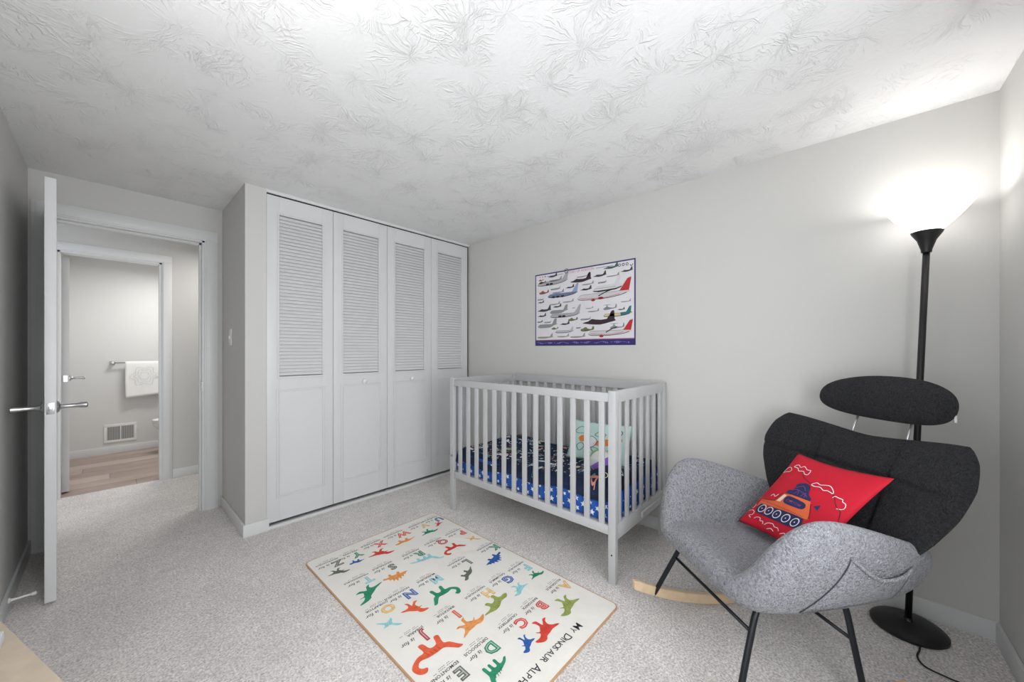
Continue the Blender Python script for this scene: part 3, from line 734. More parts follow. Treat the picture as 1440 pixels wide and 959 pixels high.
planes = [(0.040,0.573,0.053,"m"),(0.044,0.549,0.074,"o"),(0.139,0.590,0.102,"d"),(0.154,0.555,0.136,"g"),(0.025,0.516,0.331,"G"),(0.368,0.514,0.203,"b"),(0.432,0.551,0.119,"g"),(0.582,0.535,0.118,"d"),(0.671,0.583,0.128,"t"),(0.698,0.521,0.109,"g"),(0.814,0.542,0.097,"d"),(0.482,0.484,0.110,"g"),(0.466,0.442,0.107,"d"),(0.580,0.421,0.243,"S"),(0.625,0.484,0.076,"l"),(0.047,0.456,0.104,"m"),(0.171,0.482,0.104,"l"),(0.324,0.476,0.087,"d"),(0.186,0.447,0.126,"u"),(0.139,0.403,0.311,"B"),(0.435,0.353,0.466,"R"),(0.028,0.406,0.068,"l"),(0.028,0.377,0.072,"d"),(0.157,0.350,0.114,"g"),(0.296,0.360,0.110,"g"),(0.192,0.326,0.092,"d"),(0.025,0.300,0.153,"d"),(0.163,0.276,0.194,"c"),(0.386,0.307,0.030,"d"),(0.515,0.292,0.070,"g"),(0.535,0.264,0.104,"g"),(0.671,0.272,0.113,"h"),(0.789,0.262,0.060,"d"),(0.816,0.319,0.081,"g"),(0.671,0.220,0.235,"Y"),(0.028,0.255,0.096,"d"),(0.163,0.230,0.311,"G"),(0.018,0.206,0.066,"d"),(0.102,0.201,0.076,"l"),(0.351,0.205,0.091,"o"),(0.032,0.158,0.216,"c"),(0.267,0.174,0.100,"d"),(0.467,0.206,0.099,"l"),(0.484,0.164,0.294,"b"),(0.471,0.115,0.121,"o"),(0.728,0.125,0.117,"h"),(0.535,0.067,0.378,"R"),(0.025,0.066,0.173,"g"),(0.218,0.110,0.188,"l"),(0.368,0.064,0.148,"g"),(0.239,0.071,0.123,"g"),(0.180,0.140,0.070,"o"),(0.427,0.142,0.047,"l")]
def flat(sh, k): return [(a, b_*k) for a, b_ in sh]
big = flat(big, .66); cargo = flat(cargo, .66); jet = flat(jet, .80); shuttle = flat(shuttle, .85)
shapes = dict(m=prop, o=prop, d=fighter, g=jet, G=big, b=fighter, t=fighter, l=jet, u=jet, B=big, R=big, c=cargo, h=heli, Y=jet, S=shuttle)
for (x, z, l, k) in planes:
    if k in 'RGB': z += .012
    bm = bmesh.new(); sh = spline(shapes[k], 2)
    f0 = pf(.0024); yk = 1.0
    poly(bm, [(x+a*l, z+b_*l*yk) for a, b_ in sh], f0, 0)
    f1 = pf(.0028)
    if k in 'GlSYRB':      # outline and underside shade
        stroke(bm, [(x+a*l, z+b_*l) for a, b_ in ((.02, .02), (.12, -.003), (.5, -.007), (.78, .02), (.92, .055))], .0045, f1, 1)
        stroke(bm, [(x+a*l, z+b_*l) for a, b_ in ((.05, .066), (.14, .089), (.7, .089), (.8, .099))], .0018, f1, 1)
    if k == 'R':
        poly(bm, [(x+a*l, z+b_*l) for a, b_ in ((.77, .09), (.80, .10), (.93, .277), (.995, .29), (.955, .086))], f1, 2)
        poly(bm, ell(x+.32*l, z-.008, .018, .010), f1, 2); stroke(bm, [(x+.06*l, z+.012), (x+.5*l, z+.004), (x+.8*l, z+.02)], .003, f1, 2)
        if l > .4: poly(bm, ell(x+.46*l, z+.002, .024, .010), f1, 2)
        stroke(bm, [(x+.42*l, z+.02), (x+.55*l, z+.045), (x+.66*l, z+.058)], .008, f1, 1)
    if k == 'G':
        for q in (.34, .46): poly(bm, ell(x+q*l, z+.006, .018, .009), f1, 1)
        if z > .4: stroke(bm, [(x+.93*l+.018*math.cos(t), z+.095+.018*math.sin(t)) for t in [i*PI/4 for i in range(8)]], .005, f1, 1, True, 2)
    if k == 'B':
        poly(bm, [(x+a*l, z+b_*l) for a, b_ in ((.77, .09), (.80, .10), (.93, .277), (.995, .29), (.955, .086))], f1, 3)
        for q in (.2, .34, .5): poly(bm, ell(x+q*l, z+.002, .018, .009), f1, 1)
    if k == 'Y': poly(bm, [(x+a*l, z+b_*l*1.0) for a, b_ in ((.62, .01), (.60, .10), (.80, .115), (.9, .28), (.97, .3), (.95, .12), (1, .1), (.85, .035))], f1, 4)
    if k in 'S': poly(bm, [(x+a*l, z+b_*l) for a, b_ in ((0, .03), (.2, .02), (.8, .04), (1, .09), (1, .06), (.8, 0), (.2, -.03))], f1, 1)
    if k in 'dotm': stroke(bm, [(x+.3*l, z+.05*l), (x+.6*l, z+.045*l)], .0035, f1, 1)
    o = raw('printed_aircraft', bm, [mat('poster_fill_'+{'m': 'brown', 'o': 'olive', 'd': 'dark', 'g': 'grey', 'G': 'silver', 'b': 'maroon', 't': 'sea', 'l': 'light', 'u': 'blue', 'B': 'steel', 'R': 'white', 'c': 'cargo', 'h': 'slate', 'Y': 'yellow', 'S': 'pale'}[k], pc[k], .35), ink, red, pale, teal], po)
bm = bmesh.new()
poly(bm, [(.010, .046), (PW-.01, .046), (PW-.01, .050), (.010, .050)], pf(.0020), 2)
for x in [.02+i*.0155 for i in range(56)]: 
    if x < .9: poly(bm, [(x, .022+.006*math.sin(x*70)), (x+.011, .022+.006*math.sin(x*70)), (x+.011, .027+.005*math.sin(x*50)), (x, .027+.005*math.sin(x*50))], pf(.0020), 1)
f2 = pf(.0022)
def tx(bm, s, size, x, z, mi, al='LEFT', bold=0.0): text_bm(bm, s, size, lambda a, b_: f2(x+a, z+b_), mi, al, bold)
stroke(bm, [(.13, PH-.028), (.30, PH-.028)], .004, f2, 0); tx(bm, 'HISTORY OF AVIATION', .026, .455, PH-.034, 2, 'CENTER'); stroke(bm, [(.61, PH-.028), (.755, PH-.028)], .004, f2, 0)
for i in range(3): poly(bm, ell(.055+i*.028, PH-.026, .006, .006, 10), f2, 2 if i < 2 else 3)
for i in range(3): stroke(bm, [(.805+i*.030+.009*math.cos(t), PH-.034+.009*math.sin(t)) for t in [q*PI/3 for q in range(6)]], .005, f2, 3, True, 2)
stroke(bm, [(.888, PH-.040), (.898, PH-.052), (.910, PH-.038)], .005, f2, 3)
raw('printed_title', bm, [mat('poster_mauve', rgb(140, 116, 170), .35), mat('poster_band_text', rgb(128, 128, 190), .35), mat('poster_pink', rgb(196, 112, 124), .35), ink], po)

# ------------------------------------------------------------------ dinosaur rug
RX, RY, RW, RL = 1.668, .813, .905, 1.520
rg = tag(empty('alphabet_rug', (RX, RY, 0)), 'cream rug printed with dinosaurs and the letters of the alphabet on the carpet', 'rug')
M_rug = mat('rug_cream', rgb(236, 233, 226), .85, bump=(3.2, .35, .06, 5), var=(6, .02))
M_bind = mat('rug_binding', rgb(198, 158, 122), .85, bump=(200, .3, .002))
def rr(x0, x1, y0, y1, r, n=5):
    pts = []
    for cx_, cy_, a0 in ((x1-r, y1-r, 0), (x0+r, y1-r, PI/2), (x0+r, y0+r, PI), (x1-r, y0+r, 1.5*PI)):
        for k in range(n+1): a = a0+PI/2*k/n; pts.append((cx_+r*math.cos(a), cy_+r*math.sin(a)))
    return pts
def slab(bm, pts, z0, z1):
    lo = [bm.verts.new((p[0], p[1], z0)) for p in pts]; hi = [bm.verts.new((p[0], p[1], z1)) for p in pts]; n = len(pts)
    for i in range(n): bm.faces.new((lo[i], lo[(i+1) % n], hi[(i+1) % n], hi[i]))
    bm.faces.new(hi); bm.faces.new(lo[::-1])
bm = bmesh.new(); slab(bm, rr(-RW, 0, 0, RL, .03), .001, .0085); obj('binding', bm, M_bind, rg)
bm = bmesh.new(); slab(bm, rr(-RW+.006, -.006, .006, RL-.006, .026), .002, .0095); obj('cloth', bm, M_rug, rg)
ZR = .0102
rf = lambda x, y_: Vector((-x, y_, ZR))         # page frame: x to the right, y down the page
# silhouettes, unit box, facing right, y up
TREX = [(0, .52), (.12, .58), (.28, .62), (.42, .72), (.58, .82), (.66, .96), (.80, 1.0), (.97, .93), (1, .85), (.86, .80), (.78, .74), (.72, .62), (.80, .55), (.82, .50), (.70, .54), (.64, .42), (.60, .30), (.66, .14), (.74, .04), (.60, .02), (.54, .16), (.48, .30), (.42, .18), (.36, .04), (.24, .02), (.32, .16), (.32, .34), (.22, .44), (.10, .47)]
SAUR = [(0, .20), (.10, .34), (.24, .42), (.40, .48), (.56, .48), (.68, .60), (.76, .82), (.84, .98), (.95, 1.0), (1, .92), (.90, .88), (.84, .74), (.78, .50), (.72, .34), (.72, .02), (.63, .02), (.62, .24), (.55, .24), (.54, .04), (.47, .03), (.45, .24), (.36, .24), (.34, .02), (.26, .02), (.26, .26), (.16, .26), (.06, .18)]
STEG = [(0, .22), (.10, .34), (.14, .46), (.20, .42), (.25, .62), (.31, .50), (.38, .76), (.44, .58), (.52, .84), (.57, .60), (.65, .74), (.68, .52), (.76, .58), (.80, .42), (.92, .40), (1, .32), (.94, .24), (.82, .26), (.74, .22), (.74, .02), (.65, .02), (.62, .18), (.44, .18), (.40, .02), (.31, .02), (.30, .2), (.16, .2)]
QUAD = [(0, .30), (.14, .42), (.30, .58), (.48, .62), (.64, .56), (.76, .60), (.88, .66), (1, .54), (.94, .44), (.82, .40), (.76, .30), (.78, .04), (.68, .02), (.64, .22), (.48, .26), (.44, .04), (.34, .02), (.34, .26), (.22, .32), (.08, .28)]
TRI = [(0, .28), (.12, .44), (.30, .60), (.50, .66), (.62, .70), (.68, .90), (.80, .80), (.88, .92), (.86, .70), (1, .72), (.90, .56), (1, .40), (.84, .34), (.76, .30), (.74, .04), (.64, .04), (.60, .22), (.44, .22), (.40, .04), (.30, .04), (.28, .26), (.14, .24)]
PTER = [(0, .75), (.18, .78), (.34, .66), (.46, .58), (.54, .66), (.70, .72), (.62, .54), (.74, .40), (.96, .22), (.76, .26), (.56, .34), (.46, .20), (.38, .04), (.34, .26), (.38, .44), (.20, .60)]
CURL = [(0, .70), (.06, .92), (.18, .98), (.24, .86), (.16, .80), (.12, .70), (.20, .56), (.36, .60), (.54, .60), (.68, .58), (.80, .72), (.90, .86), (1, .84), (.94, .72), (.84, .50), (.74, .40), (.76, .08), (.66, .06), (.62, .32), (.48, .34), (.42, .08), (.32, .08), (.34, .36), (.20, .40), (.06, .54)]
G_, R_, O_, B_, T_, K_, Y_, P__ = rgb(40, 142, 104), rgb(214, 66, 52), rgb(232, 154, 86), rgb(44, 92, 168), rgb(150, 208, 214), rgb(104, 110, 100), rgb(232, 190, 112), rgb(186, 60, 66)
OL = rgb(150, 162, 86); OR = rgb(226, 96, 62); NV = rgb(40, 70, 130)
# letter: (letter colour, name, dino shape, colour, width, height, flip, dx, dy, rot)
RUG = [
 ('A', .052, .275, Y_, 'ALLOSAURUS', TREX, OL, .155, .115, 0, .165, .190, .25), ('B', .255, .275, R_, 'BARYONYX', TREX, R_, .150, .120, 0, .365, .175, .35),
 ('C', .407, .275, R_, 'CAUDIPTERYX', TREX, B_, .085, .085, 0, .479, .185, .2), ('D', .599, .275, G_, 'DIPLODOCUS', SAUR, G_, .150, .120, 0, .665, .170, .0), ('E', .759, .275, K_, 'EDMONTONIA', QUAD, OR, .12, .08, 0, .81, .185, 0),
 ('F', .065, .530, T_, 'FABROSAURUS', TREX, G_, .105, .060, 1, .085, .452, -.2), ('G', .217, .535, B_, 'GALLIMIMUS', TREX, T_, .120, .075, 0, .232, .442, .1),
 ('H', .368, .535, Y_, 'HADROSAURUS', QUAD, OL, .185, .115, 1, .395, .440, -.35), ('I', .571, .535, OR, 'IRRITATOR', TREX, O_, .155, .100, 1, .575, .440, -.5), ('J', .749, .535, P__, 'JOBARIA', CURL, OR, .220, .150, 1, .770, .440, .10),
 ('K', .038, .815, G_, 'KENTROSAURUS', STEG, B_, .160, .095, 1, .125, .715, -.3), ('L', .260, .820, K_, 'LIOPLEURODON', QUAD, K_, .130, .080, 0, .325, .730, -.5),
 ('M', .480, .820, T_, 'MUSSAURUS', CURL, G_, .165, .130, 0, .525, .705, 0), ('N', .640, .822, B_, 'NODOSAURUS', TREX, OR, .125, .095, 1, .685, .722, .3), ('O', .770, .807, Y_, 'OVIRAPTOR', PTER, T_, .115, .085, 0, .820, .715, .4),
 ('P', .058, 1.110, R_, 'PTERODACTYLUS', PTER, Y_, .110, .080, 0, .065, 1.000, .5), ('Q', .219, 1.110, P__, 'QANTASSAURUS', CURL, R_, .160, .100, 1, .222, 1.005, 0),
 ('R', .398, 1.100, G_, 'RIOJASAURUS', SAUR, T_, .190, .090, 1, .405, 1.020, .1), ('S', .580, 1.102, K_, 'SPINOSAURUS', STEG, O_, .140, .100, 0, .615, .995, .2), ('T', .728, 1.092, T_, 'TYRANNOSAURUS', TREX, G_, .185, .095, 0, .775, .992, -.35),
 ('U', .045, 1.390, B_, 'UTAHRAPTOR', TREX, R_, .075, .05, 0, .09, 1.335, 0), ('V', .172, 1.385, Y_, 'VELOCIRAPTOR', TREX, G_, .130, .070, 1, .205, 1.290, -.2), ('W', .338, 1.390, OR, 'WUERHOSAURUS', QUAD, O_, .145, .075, 0, .375, 1.295, .1),
 ('X', .504, 1.384, R_, 'XENOTARSUS', TREX, R_, .150, .085, 1, .555, 1.290, .1), ('Y', .658, 1.372, G_, 'YINLONG', QUAD, B_, .085, .060, 0, .695, 1.298, .3), ('Z', .776, 1.370, K_, 'ZEPHYROSAURUS', TREX, K_, .110, .07, 1, .810, 1.285, 0)]
inkr = mat('rug_ink', rgb(66, 66, 70), .85)
mm = {}
def rm(c):
    k = '%.3f_%.3f_%.3f' % c[:3]
    if k not in mm: mm[k] = mat('rug_print_%d' % len(mm), c, .85, var=(60, .14))
    return mm[k]
for (ch, lx, ly, lc, nm, sh, dc, dw, dh, flip, ddx, ddy, rot) in RUG:
    # outlined letter
    bm = bmesh.new(); text_bm(bm, ch, .078, lambda a, b_: rf(lx+a, ly+.028-b_), 0, 'CENTER', .0045)
    text_bm(bm, ch, .078, lambda a, b_: rf(lx+a, ly+.028-b_)+Vector((0, 0, .0006)), 1, 'CENTER', -.0012)
    raw('printed_letter', bm, [rm(lc), rm(tuple(min(1, c*.55+.38) for c in lc[:3])+(1,))], rg)
    bm = bmesh.new()
    text_bm(bm, 'is for', .030, lambda a, b_: rf(lx+.036+a, ly+.030-b_), 0, 'LEFT', .0002, .25)
    text_bm(bm, nm, min(.0205, .205/len(nm)), lambda a, b_: rf(lx-.026+a, ly+.060-b_), 0, 'LEFT', .0003)
    for q, (wd) in enumerate((.055, .035)):
        for i in range(int(wd*2/.008)):
            if (i*7+q) % 5: poly(bm, [(lx+.034-wd+i*.008, ly+.069+q*.009), (lx+.034-wd+i*.008+.0055, ly+.069+q*.009), (lx+.034-wd+i*.008+.0055, ly+.0712+q*.009), (lx+.034-wd+i*.008, ly+.0712+q*.009)], rf, 0)
    raw('printed_caption', bm, inkr, rg)
    bm = bmesh.new(); c_, s_ = math.cos(rot), math.sin(rot)
    def df(a, b_, dz=0, _=(ddx, ddy, dw, dh, flip, c_, s_)):
        X, Y, w2, h2, fl_, cc, ss = _
        a = (1-a if fl_ else a)-.5; b_ = .5-b_
        x, y_ = a*w2*1.0, b_*h2*1.0
        p = rf(X+x*cc-y_*ss, Y+x*ss+y_*cc); p.z += dz; return p
    poly(bm, spline(sh, 3), lambda a, b_: df(a, b_), 0)
    dk = tuple(c*.62 for c in dc[:3])+(1,)
    for (a, b_) in ((.36, .46), (.44, .5), (.52, .52), (.60, .5)):
        stroke(bm, [(a, b_-.07), (a+.01, b_), (a+.03, b_+.06)], .018, lambda p, q: df(p, q, .0004), 1)
    raw('printed_dinosaur', bm, [rm(dc), rm(dk)], rg)
bm = bmesh.new(); x = .235
for wd_ in ('My', 'Dinosaur', 'Alphabet'):
    for i, c in enumerate(wd_.upper()):
        sz = .050 if i == 0 else .038
        text_bm(bm, c, sz, lambda a, b_, x=x: rf(x+a, .092-b_), 0, 'LEFT', .0004)
        x += sz*{'I': .26, 'M': .80, 'Y': .62, 'L': .54}.get(c, .66)
    x += .020
raw('printed_title', bm, inkr, rg)

# ------------------------------------------------------------------ rocking chair (local x forward, y = left of the sitter, z up)
CHX, CHY, CHA = 1.852, .244, math.radians(139.6)
ch_ = tag(empty('rocking_chair', (CHX, CHY, 0), CHA), 'grey boucle wingback rocking chair with black metal legs and wooden rockers', 'chair')
# stations: f, arm top z, outer half width at top, half width at bottom, bottom z, seat z, arm thickness
ST = [(-.405, .515, .275, .225, .410, .455, .045), (-.385, .545, .305, .250, .384, .425, .055), (-.30, .583, .336, .272, .366, .412, .065), (-.18, .628, .356, .284, .356, .408, .070),
      (-.05, .676, .372, .290, .352, .415, .072), (.07, .712, .384, .292, .350, .425, .072), (.150, .716, .382, .290, .350, .435, .070), (.215, .680, .368, .286, .352, .445, .068),
      (.268, .605, .342, .278, .356, .452, .064), (.300, .515, .308, .264, .362, .452, .056), (.330, .462, .262, .236, .370, .448, .050), (.348, .422, .212, .196, .386, .428, .045)]
bm = bmesh.new(); rings = []
for (f, zt, wt, wb, zb, zs, ta) in ST:
    wi = (wb*.5+wt*.5)
    half = [(0, zb), (wb*.6, zb), (wb*.95, zb+.002), (wb+.008, zb+.016), ((wb*.45+wt*.55)+.012, zb+(zt-zb)*.42), (wt, zt-.035*(zt-zb)/.3), (wt-ta*.45, zt), (wt-ta, zt-.030*(zt-zb)/.3),
            (wi-ta*.90, zs+(zt-zs)*.45), (wb-ta*.74, zs+.030*(zt-zs)/.25+.002), (wb-ta*.92, zs-.004), (wb*.45, zs+.003), (0, zs+.002)]
    loop = half+[(-s, z) for s, z in half[-2:0:-1]]
    rings.append([bm.verts.new((f, s, z)) for s, z in loop])
for a, b_ in zip(rings, rings[1:]):
    n = len(a)
    for k in range(n): bm.faces.new((a[k], a[(k+1) % n], b_[(k+1) % n], b_[k]))
def capring(ring):     # quads across the closed section (outer point i pairs with inner point)
    n = len(ring)
    for sgn in (1, -1):
        O_i = [ring[i*sgn % n] for i in range(7)]; I_i = [ring[(i*sgn) % n] for i in (12, 11, 10, 9, 8, 7, 6)]
        for k in range(5): bm.faces.new((O_i[k], O_i[k+1], I_i[k+1], I_i[k]))
        bm.faces.new((O_i[5], O_i[6], I_i[5]))
capring(rings[0]); capring(rings[-1])
cl_ = bm.edges.layers.float.get('crease_edge') or bm.edges.layers.float.new('crease_edge')
for a, b_ in zip(rings[1:], rings[2:]):
    for k in (10, len(a)-10):
        e = bm.edges.get((a[k], b_[k]))
        if e: e[cl_] = .75
shell = obj('seat_shell', bm, M_shell, ch_, smooth=True); subsurf(shell, 3)

# near-side pocket: sagging piped edge and stitched seam, laid on the outer side (local +y)
from mathutils.bvhtree import BVHTree
dg = bpy.context.evaluated_depsgraph_get(); ev = shell.evaluated_get(dg); sme = ev.to_mesh()
bvh = BVHTree.FromPolygons([v.co.copy() for v in sme.vertices], [tuple(p.vertices) for p in sme.polygons]); ev.to_mesh_clear()
def side(f, z, off):
    h = bvh.ray_cast(Vector((f, .8, z)), Vector((0, -1, 0)))
    if h[0] is None:
        h = bvh.find_nearest(Vector((f, .33, z)))
    return h[0]+h[1].normalized()*off*(1 if h[1].y >= 0 else -1)
def ptop(f):     # opening height along f: from +.035 (z .590) sagging to -.235
    t = (.035-f)/.27; return .588-.070*t-.052*math.sin(PI*min(max(t, 0), 1))
def pleft(z): t = (.585-z)/(.585-.42); return .035+.105*t
nP, mP = 18, 10; bm = bmesh.new(); gg = []
for i in range(nP+1):
    t = i/nP; row_ = []
    for j in range(mP+1):
        u = j/mP; f_t = .035-.27*t; z_t = ptop(f_t)
        z_b = .374+.02*t; fb = .150-.36*t
        f = f_t+(fb-f_t)*u**1.5; z = z_t+(z_b-z_t)*u
        row_.append(bm.verts.new(side(f, z, .009*(1-u)*min(1, 6*t)*min(1, 6*(1-t))+.0015)))
    gg.append(row_)
for i in range(nP):
    for j in range(mP): bm.faces.new((gg[i][j], gg[i+1][j], gg[i+1][j+1], gg[i][j+1]))
pk = obj('side_pocket', bm, M_shell, ch_, smooth=True); so = pk.modifiers.new('s', 'SOLIDIFY'); so.thickness = .003; so.offset = 0
bm = bmesh.new(); tube(bm, [side(.035-.27*k/18, ptop(.035-.27*k/18), .009*min(1, 6*k/18)*min(1, 6*(1-k/18))+.004) for k in range(19)], .0058, 8); obj('piping', bm, M_shell, pk, smooth=True)
bm = bmesh.new(); tube(bm, [side(.035+.115*(k/12)**1.5, .585-.205*k/12, .0026) for k in range(13)], .0016, 6); obj('seam', bm, mat('seam_thread', rgb(58, 60, 66), .9), pk, smooth=True)

# backrest: flared wing cushion with stitched grooves
def wprof(z):
    pts = [(.40, .205), (.46, .248), (.52, .286), (.60, .332), (.70, .380), (.80, .416), (.88, .428), (.96, .415)]
    for a, b_ in zip(pts, pts[1:]):
        if z <= b_[0]: t = max(0, (z-a[0])/(b_[0]-a[0])); return a[1]+(b_[1]-a[1])*t
    return pts[-1][1]
def backpt(u, v, s):
    a = 2*u-1; b_ = 2*v-1
    a = math.sin(a*PI/2)*.35+a*.65; b_ = math.sin(b_*PI/2)*.35+b_*.65
    X = a*math.sqrt(1-.52*b_*b_*(b_ > 0)-.12*b_*b_*(b_ <= 0)); Y = b_*math.sqrt(1-(.24 if b_ > 0 else .16)*a*a)
    zc, hh = .655, .262
    z = zc+hh*Y
    saddle = .055*(min(1, abs(X)*1.35)**1.6*1.6-.55)*(1 if Y > 0 else 0)*max(0, Y)
    z += saddle
    w_ = 1.015*wprof(z)/math.sqrt(1-.52*.5*max(0, b_)**2)
    S = X*w_
    Fc = -.268-.205*((z-.42)/.5)+.070*(abs(S)/.38)**2.2
    hgt = .046*(max(0, 1-abs(a)**5)*max(0, 1-abs(b_)**5))**.5
    gro = 0
    if s > 0:
        for g0 in (-.14, .14): gro += .017*math.exp(-((S-g0*(1+.3*(z-.6)))/.008)**2)
        gro += .014*math.exp(-((z-.755-.02*abs(S))/.007)**2)
        hgt *= 1.1
    f = Fc+(hgt-gro*(hgt/.04 if hgt < .04 else 1) if s > 0 else -hgt*.8)
    return Vector((f, S+.024, z))
bm = grid_closed(84, 72, lambda u, v: backpt(u, v, 1), lambda u, v: backpt(u, v, -1))
obj('backrest', bm, M_back, ch_, smooth=True)
# headrest
hr = empty('headrest', (-.548, .030, 1.043), 0, ch_)
bm = bmesh.new()
def hpt(u, v):
    th = 2*PI*u; ph = PI*v-PI/2
    cz = math.copysign(abs(math.cos(ph))**.72, math.cos(ph)); sz = math.sin(ph)
    y_ = .250*math.copysign(abs(sz)**.9, sz)
    ry, rx = .094*cz, .058*cz
    z = ry*math.sin(th); x = rx*math.cos(th)
    return Vector((x-.02*z/.09+.05*(y_/.26)**2, y_, z-.010*(y_/.26)**2))
g = []
for j in range(1, 40): g.append([bm.verts.new(hpt(i/36, j/40)) for i in range(36)])
for a, b_ in zip(g, g[1:]):
    for i in range(36): bm.faces.new((a[i], a[(i+1) % 36], b_[(i+1) % 36], b_[i]))
e0, e1 = bm.verts.new(hpt(0, 0)), bm.verts.new(hpt(0, 1))
for i in range(36): bm.faces.new((e0, g[0][i], g[0][(i+1) % 36])); bm.faces.new((e1, g[-1][(i+1) % 36], g[-1][i]))
obj('pad', bm, M_back, hr, smooth=True)
bm = bmesh.new(); poly(bm, [(0, 0), (.018, 0), (.018, -.030), (.009, -.022), (0, -.030)], lambda x, y_: Vector((.045-.2*x, .245+x*.3, -.030+y_))); 
o = raw('care_tag', bm, mat('tag_white', rgb(205, 205, 205), .7), hr)
for s in (-1, 1):
    bm = bmesh.new(); tube(bm, [(.062, s*.105, -.215), (.045, s*.103, -.15), (.005, s*.100, -.05)], .0042, 10); obj('rod', bm, M_steel, hr, smooth=True)
# frame
def rod(name, pts, r, m=M_legs, seg=12): bm = bmesh.new(); tube(bm, pts, r, seg); return obj(name, bm, m, ch_, smooth=True)
bm = bmesh.new(); bx(bm, -.20, .24, -.17, .17, .352, .366, .003); obj('base_plate', bm, M_black, ch_, auto=True)
for s in (-1, 1):
    rod('leg', spline([(.10, s*.17, .352), (.20, s*.205, .352), (.238, s*.220, .335), (.285, s*.241, .235), (.353, s*.274, .074)], 5, False), .0105)
    rod('leg', spline([(-.06, s*.14, .352), (-.115, s*.185, .347), (-.136, s*.203, .305), (-.140, s*.230, .19), (-.142, s*.264, .045)], 5, False), .0105)
    bm = bmesh.new(); pr_ = []
    for k in range(33):
        f = -.31+.765*k/32; zb = .002+.43*(f+.05)**2; pr_.append((f, zb, zb+.046 if 0 < k < 32 else zb+.040))
    sec = [[bm.verts.new((f, s*.276+dy, z)) for dy, z in ((-.013, z0), (.013, z0), (.013, z1), (-.013, z1))] for f, z0, z1 in pr_]
    for a, b_ in zip(sec, sec[1:]):
        for k in range(4): bm.faces.new((a[k], a[(k+1) % 4], b_[(k+1) % 4], b_[k]))
    bm.faces.new(sec[0]); bm.faces.new(sec[-1][::-1])
    ro = obj('rocker', bm, M_rocker, ch_, auto=True)
    bv = ro.modifiers.new('b', 'BEVEL'); bv.width = .004; bv.segments = 2
rod('stretcher', [(.268, -.236, .272), (.268, .236, .272)], .0065)
rod('stretcher', [(-.140, -.226, .200), (-.140, .226, .200)], .0065)

